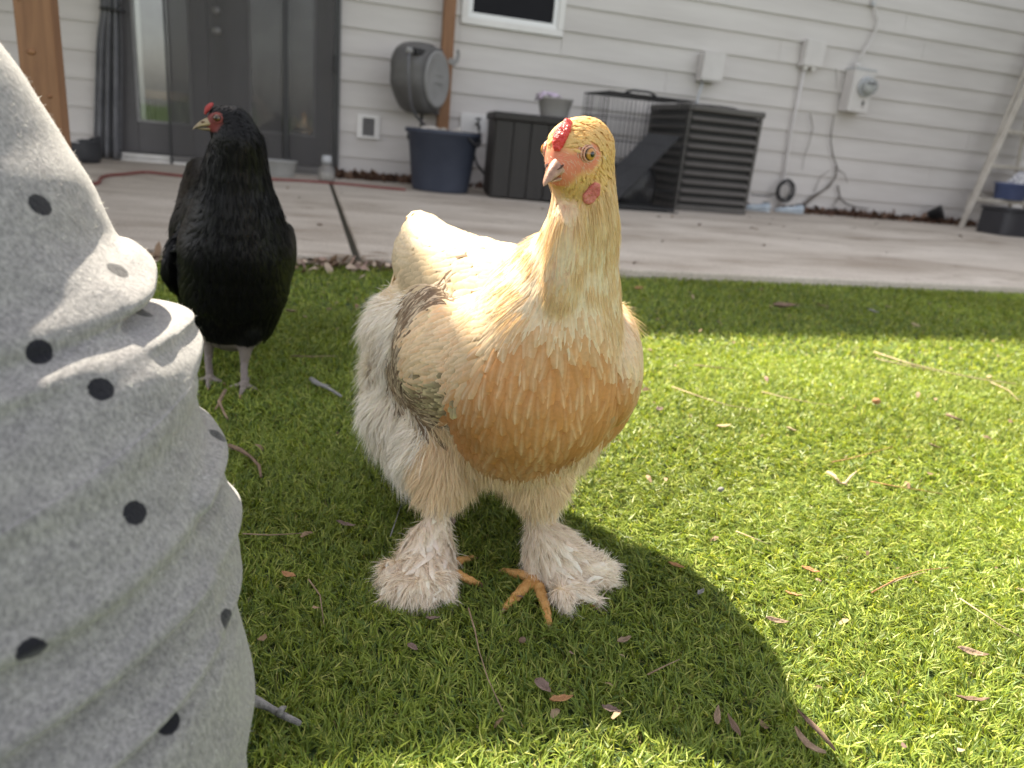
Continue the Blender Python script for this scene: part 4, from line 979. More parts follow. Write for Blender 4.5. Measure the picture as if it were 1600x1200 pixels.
def make_person():
    # right outline of the leg as the photo shows it, turned into ring centres and radii
    sil = [(-30, 30), (0, 72), (40, 120), (85, 185), (130, 262), (172, 332), (196, 362), (222, 372), (236, 392), (236, 415), (226, 430), (244, 440), (258, 448), (262, 466), (288, 468), (308, 478), (316, 496), (306, 514), (286, 528), (292, 548), (305, 580), (320, 620), (338, 670), (356, 725), (372, 770), (378, 800), (372, 835), (372, 870), (384, 915), (398, 958), (402, 985), (397, 1015), (385, 1050), (384, 1090), (386, 1140), (389, 1200), (392, 1280), (394, 1360)]
    st = []
    shx, shy = .30, .22
    for (x, y) in sil:
        f = (y - 70)/1130.0; axp = -250 + 215*min(1, max(-.1, f)); D = .425 - .03*f
        A = dep(axp, y, D); v = Vector((A.x, A.y, 0)).normalized(); d = ray(x, y)
        t = (Vector((A.x, A.y, 0)).dot(v))/(d.dot(v)); Q = CL + d*t
        off = Vector((Q.x - A.x, Q.y - A.y, 0)); off *= 1.0 - .075*min(1, max(0, f)); R = off.length
        st.append((Vector((A.x, A.y, Q.z - shx*off.x - shy*off.y)), R))
    # densify with Catmull-Rom
    P = np.array([[c.x, c.y, c.z, r] for c, r in st]); dens = []
    for i in range(len(P)-1):
        p0, p1, p2, p3 = P[max(i-1, 0)], P[i], P[i+1], P[min(i+2, len(P)-1)]
        for t in np.linspace(0, 1, 6, endpoint=False):
            dens.append(.5*(2*p1 + (p2-p0)*t + (2*p0-5*p1+4*p2-p3)*t*t + (3*p1-p0-3*p2+p3)*t**3))
    dens.append(P[-1]); dens = np.array(dens); rings = []
    nA = 220
    kr = np.exp(-np.linspace(-2, 2, 81)**2); kr /= kr.sum(); soft = np.convolve(np.pad(dens[:, 3], 40, mode='edge'), kr, 'valid')
    # (pixel on the fold, width, height above the cloth): ridges positive, creases negative
    FPX_ = [(190, 893, .0065, .0110), (205, 1062, .0065, .0105), (268, 1142, .0060, .0085), (150, 566, .0055, -.0130), (150, 590, .0070, .0050), (110, 480, .008, .0060), (60, 760, .010, .0035)]
    FOLDS = []
    for (fx_, fy_, wv, am) in FPX_:
        best = None
        for (cx, cy_, cz, r), rs in zip(dens, soft):
            for k in range(0, 40):
                a = -2.2 + 3.2*k/39; ox, oy = math.cos(a)*rs, math.sin(a)*rs*.95; q = Vector((cx + ox, cy_ + oy, cz + shx*ox + shy*oy)); w = q - CL; dd = w.dot(fw)
                e = (800 + FPX*w.dot(CR)/dd - fx_)**2 + (600 - FPX*w.dot(CU)/dd - fy_)**2 + (dd*400)**2
                if best is None or e < best[0]: best = (e, q.z - .20*(ox*.78 + oy*.63))
        FOLDS.append((best[1], wv, am, fx_*.1))
    for i, (cx, cy_, cz, r) in enumerate(dens):
        ring = []
        for k in range(nA):
            a = 2*math.pi*k/nA; ca, sa = math.cos(a), math.sin(a)
            wf = min(1, max(0, (abs(((a - .68 + math.pi) % (2*math.pi)) - math.pi) - .05)/.55)); wf = wf*wf*(3-2*wf)
            rr_ = r*(1-.96*wf) + soft[i]*.96*wf
            ox, oy = ca*rr_, sa*rr_*.95
            z = cz + shx*ox + shy*oy
            q = Vector((cx + ox, cy_ + oy, z))
            # soft secondary creases wrapping the leg
            nz = mnoise.noise(Vector((q.x*9, q.y*9, q.z*26 + 3))) * .0045 + mnoise.noise(Vector((q.x*24, q.y*24, q.z*60))) * .0015
            fade = min(1, max(0, (.42 - q.z)/.06))
            for (zc, wv, am, ph) in FOLDS:
                d_ = q.z - zc - .20*(ox*.78 + oy*.63) - .008*math.sin(a*2 + ph); am_ = am*(.65 + .35*math.sin(a*1.7 + ph*3)); nz += am_*math.exp(-(d_/wv)**2) - (am_*.7*math.exp(-((d_ + wv*1.5)/wv)**2) if am_ > 0 else 0)
            q += Vector((ca, sa, 0))*nz*(.6 + .4*fade)
            ring.append(q)
        rings.append(ring)
    # over the knee and back along the thigh, out of the frame
    c0 = Vector(dens[0][:3]); r0_ = dens[0][3]
    knee = []
    path = [(c0 + Vector((-.012, -.012, .035)), r0_*1.02, .35), (c0 + Vector((-.03, -.05, .07)), r0_*1.05, .8), (c0 + Vector((-.05, -.12, .09)), .082, 1.2), (c0 + Vector((-.08, -.24, .09)), .090, 1.5), (c0 + Vector((-.12, -.42, .07)), .098, 1.57), (c0 + Vector((-.16, -.62, .04)), .10, 1.57)]
    for (c, r, tilt) in path:
        ring = []
        for k in range(nA):
            a = 2*math.pi*k/nA; ca, sa = math.cos(a)*r, math.sin(a)*r*.95
            fx = shx*(1 - min(1, tilt)); q = Vector((ca, sa*math.cos(tilt), sa*math.sin(tilt) + fx*ca))
            ring.append(c + q)
        knee.append(ring)
    rings = knee[::-1] + rings
    # trouser hem to the ground
    lc = Vector(dens[-1][:3]); lr = dens[-1][3]
    for dz, rs in ((.5, .96), (.9, .86)):
        ring = []
        for k in range(nA):
            a = 2*math.pi*k/nA; ca, sa = math.cos(a), math.sin(a)
            z0 = lc.z + shx*ca*lr + shy*sa*lr; z = max(.012, z0*(1-dz)) if z0 > .012 else .012
            ring.append(Vector((lc.x + ca*lr*rs, lc.y + sa*lr*rs*.95, z)))
        rings.append(ring)
    V = [q for r in rings for q in r]; n = nA; F = [(i*n+k, i*n+(k+1) % n, (i+1)*n+(k+1) % n, (i+1)*n+k) for i in range(len(rings)-1) for k in range(n)]
    F += [tuple(range(n)), tuple((len(rings)-1)*n + k for k in range(n))[::-1]]
    base = Vector((lc.x, lc.y, 0)); V = [q - base for q in V]
    root = empty('person', base); tag(root, 'person in heathered grey trousers with black dots, leg cropped at the left edge', 'person')
    me = MB().add(V, F).mesh('trouser_leg'); me.shade_smooth()
    bvh = BVHTree.FromPolygons(V, F)
    dots = []
    for (px, py) in [(63, 320), (62, 550), (158, 608), (211, 801), (50, 1018), (356, 968), (262, 1128), (341, 680), (184, 422), (222, 488)]:
        r = bvh.ray_cast(CL - base, ray(px, py).normalized())
        if r[0] is not None: dots.append(r[0])
    rg = random.Random(5); tries = 0
    while len(dots) < 40 and tries < 4000:
        tries += 1; q = V[rg.randrange(len(V))]
        w = q + base - CL; d = w.dot(fw); sx_ = 800 + FPX*w.dot(CR)/max(d, .01); sy_ = 600 - FPX*w.dot(CU)/max(d, .01)
        if d > 0 and -30 < sx_ < 460 and -30 < sy_ < 1230 and bvh.ray_cast(CL - base, (q + base - CL).normalized())[3] > w.length - .006: continue
        if min((q - o).length for o in dots) > .045: dots.append(q)
    link('trouser_leg', me, fabric_mat(dots), root, True)
    # fibres standing off the knit
    co, no, tr = tri_data(me); rng = np.random.default_rng(3); p, nr = scatter(co, no, tr, 30000, rng)
    d = nr + rng.normal(0, .7, nr.shape); d /= np.linalg.norm(d, axis=1)[:, None]; sd = np.cross(d, rng.normal(0, 1, nr.shape)); sd /= np.linalg.norm(sd, axis=1)[:, None]
    L = rng.uniform(.0012, .0038, len(p))[:, None]; w = .00011
    Vv = np.stack([p - sd*w, p + sd*w, p + d*L], 1).reshape(-1, 3); c = np.repeat(vary([.62, .61, .60], rng, len(p), .2), 3, 0)
    near = np.array([min((Vector(q) - o).length for o in dots) for q in p[::1]]) < .0065
    c[np.repeat(near, 3)] = .02
    fz = link('fibres', np_mesh('fibres', Vv, np.arange(len(Vv)), np.arange(len(p))*3, np.full(len(p), 3), attr_mat('fibre', rough=.9, spec=.1, transl=.4), c), None, root); tag(fz, kind='stuff')
    # shoe under the hem
    sh = MB(); vs = []; rows, n = 14, 20
    for i in range(rows+1):
        t = i/rows; y = -.10 + .27*t; wv = .042*math.sin(math.pi*min(1, .18 + .8*t))**.6 + .004; h = .075 - .035*t if t < .8 else .047*(1-t)/.2*1.0 + .012
        for j in range(n):
            a = 2*math.pi*j/n; z = max(0.004, h*.5 + math.sin(a)*h*.5); vs.append((math.cos(a)*wv, y, z))
    sh.add(vs, [(i*n+j, i*n+(j+1) % n, (i+1)*n+(j+1) % n, (i+1)*n+j) for i in range(rows) for j in range(n)] + [tuple(range(n))[::-1], tuple(rows*n+j for j in range(n))])
    sh.build('shoe', mat('dark_shoe', (.03, .03, .035), (.05, .05, .055), scale=30, rough=.7), root, smooth=True)
    return root
make_person()

# ================================================================= THINGS ALONG THE WALL
def thing(name, label, cat, s, o, z=ZP, rz=0.0, group=None):
    t = empty(name, W(s, o, z), TH + rz); tag(t, label, cat, group); return t
RX90 = Matrix.Rotation(math.radians(90), 3, 'X'); RY90 = Matrix.Rotation(math.radians(90), 3, 'Y')

# ---- hose reel on the post: rounded drum housing, pale side disc, nozzle slot, hose tail
m_reel = mat('reel_plastic', (.100, .096, .094), (.125, .121, .119), scale=8, rough=.5)
m_disc = mat('reel_disc', (.24, .235, .23), (.28, .275, .27), scale=8, rough=.45)
m_hoseg = mat('grey_hose', (.13, .13, .14), rough=.5)
rl = thing('hose_reel', 'grey retractable hose reel mounted on the post above the blue tub', 'hose reel', .90, .30, .515, rz=math.radians(50))
def sq(n, a, b, e):                                   # superellipse outline
    o = []
    for i in range(n):
        q = 2*math.pi*i/n; c, s_ = math.cos(q), math.sin(q)
        o.append((a*math.copysign(abs(c)**(2/e), c), b*math.copysign(abs(s_)**(2/e), s_)))
    return o
b = MB(); n = 48; vs = []; rows = [(-.125, .62), (-.120, .80), (-.105, .91), (-.075, .975), (-.03, 1.0), (.03, 1.0), (.075, .975), (.105, .91), (.120, .80), (.125, .62)]
out = [(x - .012*(1 if z_ > .05 else 0), z_) for x, z_ in sq(n, .225, .232, 2.5)]
for y, k_ in rows:
    for x, z_ in out:
        xx = x*k_; zz = z_*k_
        if z_ < -.05 and x < 0: xx *= 1 - .38*min(1, (-z_-.05)/.18)      # belly tapers to the rear at lower left
        if z_ > .1 and x > .1: zz *= .93
        vs.append((xx, y, zz + .24))
b.add(vs, [(i*n+j, i*n+(j+1) % n, (i+1)*n+(j+1) % n, (i+1)*n+j) for i in range(len(rows)-1) for j in range(n)] + [tuple(range(n))[::-1], tuple((len(rows)-1)*n+j for j in range(n))])
b.build('housing', m_reel, rl, smooth=True)
dsc = MB().lathe([(.001, -.010), (.168, -.010), (.176, -.004), (.176, .014), (.164, .020), (.156, .016), (.080, .022), (.001, .024)], n=48, c=(.020, -.122, .245), sx=.95, sy=1.05, axis=RX90).build('side_disc', m_disc, rl, smooth=True)
MB().tube([Vector((.020 + .180*.95*math.cos(a), -.124, .245 + .180*1.05*math.sin(a))) for a in [2*math.pi*i/48 for i in range(49)]], .006, 8, cap=False).build('disc_ring', m_reel, rl, smooth=True)
for dz in (-.03, .02): MB().b2((-.035, -.1475, .245 + dz), (.075, -.1440, .250 + dz)).build('embossed_bar', m_reel, dsc)
sl_ = MB().b2((-.226, -.115, .375), (-.115, -.06, .415)).build('hose_slot', m_black, rl, bevel=.006)
MB().prism([(-.225, .33), (-.16, .325), (-.11, .355), (-.095, .40), (-.11, .43), (-.13, .425), (-.125, .40), (-.14, .365), (-.225, .365)], -.112, -.128, axis=Matrix(((1, 0, 0), (0, 0, 1), (0, 1, 0))), c=(0, -.232, 0)).build('slot_trim', m_disc, rl, bevel=.003)
MB().lathe([(.001, -.03), (.012, -.03), (.020, -.018), (.020, .012), (.012, .03), (.001, .03)], n=16, c=(-.255, -.07, .392), axis=RY90).build('hose_stopper', m_disc, rl, smooth=True)
MB().tube([(-.265, -.075, .385), (-.292, -.085, .33), (-.297, -.09, .27), (-.285, -.09, .20), (-.255, -.085, .12), (-.20, -.07, .05), (-.10, -.05, -.005), (0, -.04, -.045), (.06, -.03, -.06)], .0085, 10).build('hose_tail', m_hoseg, rl, smooth=True)
MB().b2((.18, -.05, .02), (.235, .05, .46)).build('wall_bracket', m_reel, rl, bevel=.006)
MB().tube([(.06, 0, .03), (.06, 0, -.06), (.07, .02, -.10)], .010, 10).build('inlet_pipe', m_black, rl, smooth=True)

# ---- blue tub
tb = thing('plastic_tub', 'tall blue plastic tub under the hose reel', 'tub', 1.035, .60)
m_blue = mat('blue_plastic', (.038, .046, .070), (.050, .059, .086), scale=5, rough=.5, spec=.4)
tub_prof = [(.001, 0), (.186, 0), (.192, .006), (.196, .02), (.238, .365), (.256, .372), (.262, .385), (.258, .398), (.245, .400), (.236, .392), (.232, .36), (.195, .03), (.001, .022)]
MB().lathe(tub_prof, n=56, sy=.9).build('shell', m_blue, tb, smooth=True)
for a in (-.75, 2.4):
    MB().tube([Vector((.245*math.cos(a + d_), .9*.245*math.sin(a + d_) - .0, .37 - .05*math.cos(d_*6))) + Vector((math.cos(a), math.sin(a), 0))*.035*math.cos(d_*6) for d_ in [-.26, -.2, -.1, 0, .1, .2, .26]], .008, 8).build('rope_handle', m_black, tb, smooth=True)
rub = MB(); rq = random.Random(2)
for i in range(9):
    rub.box((rq.uniform(-.15, .12), rq.uniform(-.13, .13), .375 + rq.uniform(-.01, .03)), (rq.uniform(.05, .11), rq.uniform(.03, .07), rq.uniform(.012, .03)), rot=Euler((rq.uniform(-.5, .5), rq.uniform(-.5, .5), rq.uniform(0, 3))).to_matrix())
tag(rub.build('odds_and_ends', mat('pale_scraps', (.40, .36, .30), (.62, .58, .54), scale=20, rough=.8), tb, bevel=.004), kind='stuff')

# ---- dryer vent cover, outlet plate and hose tap
def plate(name, label, cat, s0, s1, z0, z1, proud=.022):
    t = thing(name, label, cat, (s0+s1)/2, .021, (z0+z1)/2); hw, hh = (s1-s0)/2, (z1-z0)/2
    return t, hw, hh
t, hw, hh = plate('vent_cover', 'small white framed wall vent between the doors and the tub', 'vent', .507, .672, .32, .488)
MB().b2((-hw, -.014, -hh), (hw, 0, hh)).build('plate', m_trim, t, bevel=.003)
fr_ = MB(); iw, ih = .044, .062
fr_.b2((-iw-.014, -.026, -ih-.014), (iw+.014, -.0145, -ih)); fr_.b2((-iw-.014, -.026, ih), (iw+.014, -.0145, ih+.014)); fr_.b2((-iw-.014, -.026, -ih), (-iw, -.0145, ih)); fr_.b2((iw, -.026, -ih), (iw+.014, -.0145, ih)); fr_.build('grille_frame', m_trim, t)
MB().b2((-iw, -.0165, -ih), (iw, -.0145, ih)).build('grille_back', m_dark, t)
for i in range(6): MB().box((0, -.021, -ih + .010 + i*.0208), (iw*2, .010, .003), rot=Matrix.Rotation(.6, 3, 'X')).build('louver', m_jamb, t)
t, hw, hh = plate('tap_plate', 'white wall plate behind the hose tap right of the post', 'wall plate', 1.272, 1.468, .435, .572)
MB().b2((-hw, -.012, -hh), (hw, 0, hh)).build('plate', m_trim, t, bevel=.003)
tp = thing('hose_tap', 'small dark hose tap on the white plate above the tub', 'tap', 1.395, .035, .50)
MB().tube([(0, 0, 0), (0, -.05, 0), (0, -.085, -.015), (0, -.095, -.045)], .011, 10).build('spout', m_black, tp, smooth=True)
MB().tube([(0, -.055, 0), (0, -.055, .035)], .006, 8).build('stem', m_black, tp); MB().lathe([(.001, 0), (.022, 0), (.025, .005), (.022, .010), (.001, .011)], n=12, c=(0, -.055, .034)).build('wheel_handle', m_black, tp, smooth=True)
hz = thing('black_hose', 'thin black hose dropping from the wall tap behind the blue tub', 'hose', 1.40, .10)
MB().tube([(0, -.03, .41), (.01, -.05, .34), (-.06, -.10, .28), (-.04, -.20, .18), (.03, -.26, .10), (.05, -.25, .03)], .009, 8).build('tube', m_black, hz, smooth=True)

# ---- dark deck box with a bowl on top
dx = thing('deck_box', 'dark brown plank-sided deck box between the blue tub and the wire crate', 'storage box', 1.72, .66, rz=math.radians(-9))
m_deck = mat('dark_brown_resin', (.014, .012, .011), (.021, .018, .0165), scale=6, rough=.55, stretch=(4, 4, .6))
MB().b2((-.345, -.245, .02), (.345, .245, .50)).build('body', m_deck, dx)
for i in range(6):
    x0 = -.352 + i*.1175; MB().b2((x0, -.262, .01), (x0+.112, -.2465, .50)).build('plank', m_deck, dx, bevel=.004)
for i in range(4):
    y0 = -.245 + i*.123; MB().b2((-.362, y0, .01), (-.3465, y0+.118, .50)).build('plank', m_deck, dx, bevel=.004)
MB().b2((-.375, -.28, .502), (.375, .27, .552)).build('lid', m_deck, dx, bevel=.01)
bw = thing('planter_bowl', 'pale grey plastic bowl standing on the dark deck box', 'bowl', 1.775, .70, ZP + .552)
m_bowl = mat('grey_bowl', (.36, .34, .335), (.42, .40, .39), scale=8, rough=.5)
MB().lathe([(.001, 0), (.088, 0), (.096, .01), (.122, .115), (.130, .118), (.130, .128), (.116, .128), (.110, .11), (.086, .016), (.001, .014)], n=40, sy=.8).build('shell', m_bowl, bw, smooth=True)
cl = thing('lilac_cloth', 'crumpled lilac cloth lying in the grey bowl', 'cloth', 1.73, .70, ZP + .66)
b = MB(); n = 16; vs = []
for i in range(n+1):
    for j in range(n+1):
        x, y = (i/n-.5)*.17, (j/n-.5)*.12; vs.append((x, y, .028*mnoise.noise(Vector((x*22, y*22, 1))) + .050 - 5.0*(x*x) - 4*y*y + .012*math.sin(x*60+y*40)))
b.add(vs, [(i*(n+1)+j, (i+1)*(n+1)+j, (i+1)*(n+1)+j+1, i*(n+1)+j+1) for i in range(n) for j in range(n)])
o_ = b.build('sheet', mat('lilac_fabric', (.52, .42, .55), (.64, .55, .66), scale=20, rough=.85), cl, smooth=True); sd = o_.modifiers.new('t', 'SOLIDIFY'); sd.thickness = .004

# ---- wire crate
ck = thing('wire_crate', 'black folding wire crate beside the air conditioner', 'crate', 2.02, .60)
m_wire = mat('black_wire', (.014, .014, .015), rough=.45)
CW, CD, CH = .62, .46, .74
def panel(name, o0, u, v, nu, nv, r=.0022):
    b = MB(); o0, u, v = Vector(o0), Vector(u), Vector(v)
    for i in range(nu+1): a = o0 + u*(i/nu); b.tube([a, a+v], r, 5)
    for j in range(nv+1): a = o0 + v*(j/nv); b.tube([a, a+u], r*(1.9 if j in (0, nv) else 1.2), 5)
    return tag(b.build(name, m_wire, ck), kind='stuff')
panel('front_panel', (0, -CD, 0), (CW, 0, 0), (0, 0, CH), 20, 5); panel('back_panel', (0, 0, 0), (CW, 0, 0), (0, 0, CH), 20, 5)
panel('side_panel', (0, -CD, .001), (0, CD, 0), (0, 0, CH), 14, 5); panel('side_panel', (CW, -CD, .001), (0, CD, 0), (0, 0, CH), 14, 5)
panel('top_panel', (0, -CD, CH), (CW, 0, 0), (0, CD, 0), 20, 4)
tl = MB().b2((.02, -CD+.02, .008), (CW-.02, -.02, .03)).build('tray', m_black, ck, bevel=.004)
MB().tube([(.15, -CD+.1, CH+.012), (.2, -CD+.1, CH+.03), (.32, -CD+.1, CH+.03), (.37, -CD+.1, CH+.012)], .008, 8).build('carry_handle', m_black, ck, smooth=True)
# dark ramp board leaning on the crate and a dark bag behind it
rp = thing('ramp_board', 'dark grey ramp board leaning up against the air conditioner', 'board', 2.34, .80)
b = MB(); b.add([(-.33, -.14, .06), (-.16, -.20, .03), (.30, -.12, .50), (.10, -.02, .505)], [(0, 1, 2, 3)])
o_ = b.build('board', mat('grey_board', (.030, .030, .033), (.042, .042, .046), scale=10, rough=.7), rp); sd = o_.modifiers.new('t', 'SOLIDIFY'); sd.thickness = .022
bg_ = thing('black_bag', 'black crumpled bag on the patio left of the air conditioner', 'bag', 2.46, .62)
b = MB(); n, rows = 28, 14; vs = []
for i in range(rows+1):
    t = i/rows
    for j in range(n):
        a = 2*math.pi*j/n; r = (.17*math.sin(math.pi*min(1, .25+t*.74))**.6 + .01)*(1 + .22*mnoise.noise(Vector((math.cos(a)*2, math.sin(a)*2, t*4))))
        vs.append((math.cos(a)*r*1.15, math.sin(a)*r*.8, t*.36))
b.add(vs, [(i*n+j, i*n+(j+1) % n, (i+1)*n+(j+1) % n, (i+1)*n+j) for i in range(rows) for j in range(n)] + [tuple(range(n))[::-1], tuple(rows*n+j for j in range(n))])
b.build('sack', mat('black_bag_plastic', (.010, .010, .012), (.025, .025, .028), scale=14, rough=.35, bump=.4, bscale=30), bg_, smooth=True)

# ---- air conditioner
ac = thing('air_conditioner', 'dark grey louvered air conditioner unit standing on the patio', 'air conditioner', 3.085, .44)
m_ac = mat('ac_grey', (.075, .068, .062), (.095, .088, .081), scale=4, rough=.5)
m_acd = mat('ac_core', (.008, .008, .008), (.014, .014, .014), scale=40, rough=.7)
m_louv = mat('ac_louver', (.120, .110, .100), (.150, .138, .127), scale=4, rough=.5)
AW, AD, AH = .31, .31, .745
MB().b2((-AW+.02, -AD+.02, .03), (AW-.02, AD-.02, AH-.05)).build('coil', m_acd, ac)
MB().b2((-AW-.01, -AD-.01, AH-.045), (AW+.01, AD+.01, AH)).build('top_cover', m_ac, ac, bevel=.012)
MB().b2((-AW, -AD, 0), (AW, AD, .045)).build('base_pan', m_ac, ac, bevel=.006)
for sx in (-1, 1):
    for sy in (-1, 1): MB().b2((sx*AW - .026*(sx > 0) , sy*AD - .026*(sy > 0), .046), (sx*AW + .026*(sx < 0), sy*AD + .026*(sy < 0), AH-.046)).build('corner_post', m_ac, ac, bevel=.006)
for i in range(10):
    z = .085 + i*.0635
    rot = Matrix.Rotation(math.radians(38), 3, 'X')
    MB().box((0, -AD+.006, z), (2*AW-.056, .044, .006), rot=rot).build('louver', m_louv, ac)
    rot2 = Matrix.Rotation(math.radians(-38), 3, 'Y')
    MB().box((-AW+.006, 0, z), (.044, 2*AD-.056, .005), rot=Matrix.Rotation(math.radians(-38), 3, 'Y')).build('louver', m_ac, ac)
fg = MB()
for k_ in range(8): fg.tube([Vector((math.cos(a)*(.05+.026*k_), math.sin(a)*(.05+.026*k_), AH+.012)) for a in [2*math.pi*i/32 for i in range(33)]], .0025, 5, cap=False)
for k_ in range(6): a = math.pi*k_/6; fg.tube([(math.cos(a)*.24, math.sin(a)*.24, AH+.008), (-math.cos(a)*.24, -math.sin(a)*.24, AH+.008)], .003, 5)
fg.build('fan_guard', m_black, ac)

# ---- boxes on the wall
m_box = mat('painted_box', (.58, .55, .53), (.64, .61, .59), scale=6, rough=.45)
m_boxs = mat('grey_box', (.40, .41, .42), (.46, .47, .48), scale=6, rough=.4)
eb = thing('disconnect_box', 'plain pale electrical box on the wall above the air conditioner', 'electrical box', 3.268, .021, 1.0)
MB().b2((-.088, -.10, 0), (.088, 0, .205)).build('box', m_box, eb, bevel=.004); MB().b2((-.094, -.106, .012), (.094, -.1005, .213)).build('cover', m_box, eb, bevel=.003)
MB().tube([(-.05, -.05, 0), (-.055, -.06, -.05), (-.09, -.10, -.12), (-.12, -.13, -.25), (-.12, -.13, -.5)], .011, 10).build('flexible_conduit', m_boxs, eb, smooth=True)
tb2 = thing('telecom_box', 'small pale utility box with two round glands on the wall', 'utility box', 4.205, .021, 1.195)
MB().b2((-.095, -.055, .018), (.095, 0, .225)).build('box', m_box, tb2, bevel=.004); MB().b2((-.088, -.068, .024), (.100, -.0555, .228)).build('lid', m_box, tb2, bevel=.006)
for sx in (-.045, .035): MB().lathe([(.001, -.018), (.020, -.018), (.022, -.008), (.022, .02), (.001, .02)], n=16, c=(sx, -.035, .012)).build('gland', m_trim, tb2, smooth=True)
MB().b2((.1, -.05, .11), (.108, -.03, .135)).build('latch', m_boxs, tb2)
MB().tube([(-.045, -.03, .0), (-.045, -.028, -.5), (-.02, -.03, -1.0), (-.012, -.04, -1.14)], .0115, 10).build('conduit', m_box, tb2, smooth=True)
mb = thing('electric_meter', 'pale meter box with a round glass electricity meter on the wall', 'meter', 4.70, .021, .91)
MB().b2((-.105, -.125, 0), (.105, 0, .335)).build('box', m_box, mb, bevel=.005)
MB().b2((-.108, -.130, .330), (.108, .0, .345)).build('hood', m_boxs, mb, bevel=.003)
MB().lathe([(.001, 0), (.082, 0), (.082, .018), (.074, .024), (.001, .024)], n=40, c=(.028, -.125, .205), axis=RX90).build('socket_ring', m_boxs, mb, smooth=True)
dial = MB().lathe([(.001, .02), (.064, .02), (.064, .070), (.058, .084), (.040, .090), (.001, .092)], n=40, c=(.028, -.125, .205), axis=RX90).build('meter_dome', glass('meter_glass', (.55, .56, .56), .22, .05), mb, smooth=True)
MB().lathe([(.001, .02), (.055, .02), (.055, .058), (.001, .060)], n=32, c=(.028, -.125, .205), axis=RX90).build('register', m_trim, dial, smooth=True)
MB().b2((-.010, -.192, .218), (.066, -.1855, .242)).build('display', m_dark, dial)
MB().lathe([(.001, 0), (.010, 0), (.010, .012), (.001, .014)], n=12, c=(.035, -.126, .075), axis=RX90).build('seal', m_black, mb); MB().tube([(.035, -.132, .10), (.035, -.134, .04)], .004, 6).build('seal_tag', mat('rust_tag', (.10, .06, .05), rough=.8), mb)
MB().tube([(-.045, -.05, .345), (-.04, -.05, .39)], .022, 12).build('hub', m_box, mb, smooth=True)
MB().tube([(-.04, -.05, .38), (-.015, -.05, .46), (.045, -.04, .56), (.088, -.03, .68), (.085, -.025, .74), (.03, -.02, .82), (-.005, -.015, .88), (.0, -.012, 1.2), (.0, -.012, 1.6)], .0095, 10).build('service_cable', m_box, mb, smooth=True)
MB().lathe([(.001, 0), (.018, 0), (.018, .02), (.001, .025)], n=12, c=(-.004, -.018, .85), axis=RX90).build('cable_clamp', m_boxs, mb)

# ---- coil of black cable, two pale shoes
co_ = thing('cable_coil', 'coil of thin black cable hanging at the foot of the wall', 'cable', 4.19, .075, .21)
b = MB(); pts = []
for i in range(24*5+1):
    a = 2*math.pi*i/24; r = .078 + .010*math.sin(a*.37) + .008*math.sin(i*.21); pts.append((math.cos(a)*r*.95, -.02*math.sin(i*.11) - .012, math.sin(a)*r*1.08))
b.tube(pts, .0058, 6); b.build('loops', m_black, co_, smooth=True)
MB().tube([(-.07, -.01, -.02), (-.16, -.02, -.055), (-.27, -.04, -.055), (-.36, -.05, -.05)], .005, 6).build('loose_end', m_black, co_, smooth=True)
m_shoe = mat('pale_blue_shoe', (.40, .47, .54), (.52, .58, .62), scale=16, rough=.6); m_sole = mat('shoe_sole', (.62, .64, .66), rough=.6)
def shoe(s, o, rz, label):
    t = thing('shoe', label, 'shoe', s, o, rz=rz, group='pale shoes by the wall')
    def loft(rowspec, name, m):
        b = MB(); n = 18; vs = []
        for (x, w, z0, z1) in rowspec:
            for j in range(n):
                a = 2*math.pi*j/n; vs.append((x, math.cos(a)*w, (z0+z1)/2 + math.sin(a)*(z1-z0)/2))
        b.add(vs, [(i*n+j, i*n+(j+1) % n, (i+1)*n+(j+1) % n, (i+1)*n+j) for i in range(len(rowspec)-1) for j in range(n)] + [tuple(range(n))[::-1], tuple((len(rowspec)-1)*n+j for j in range(n))])
        b.build(name, m, t, smooth=True)
    loft([(-.115, .022, .012, .060), (-.105, .034, .012, .080), (-.07, .039, .012, .082), (-.03, .038, .012, .062), (.02, .043, .012, .055), (.07, .046, .012, .046), (.11, .036, .012, .034), (.130, .012, .013, .024)], 'upper', m_shoe)
    loft([(-.120, .022, 0, .016), (-.105, .037, 0, .018), (-.05, .041, 0, .016), (.02, .046, 0, .016), (.07, .049, 0, .016), (.115, .038, 0, .016), (.136, .012, .004, .014)], 'sole', m_sole)
    MB().lathe([(.001, 0), (.026, 0), (.024, .004), (.001, .005)], n=16, c=(-.075, 0, .080), sx=1.2).build('opening', m_black, t)
shoe(4.155, .25, math.radians(165), 'pale blue shoe under the cable coil, farther from the air conditioner')
shoe(3.78, .30, math.radians(150), 'pale blue shoe tucked beside the air conditioner corner')

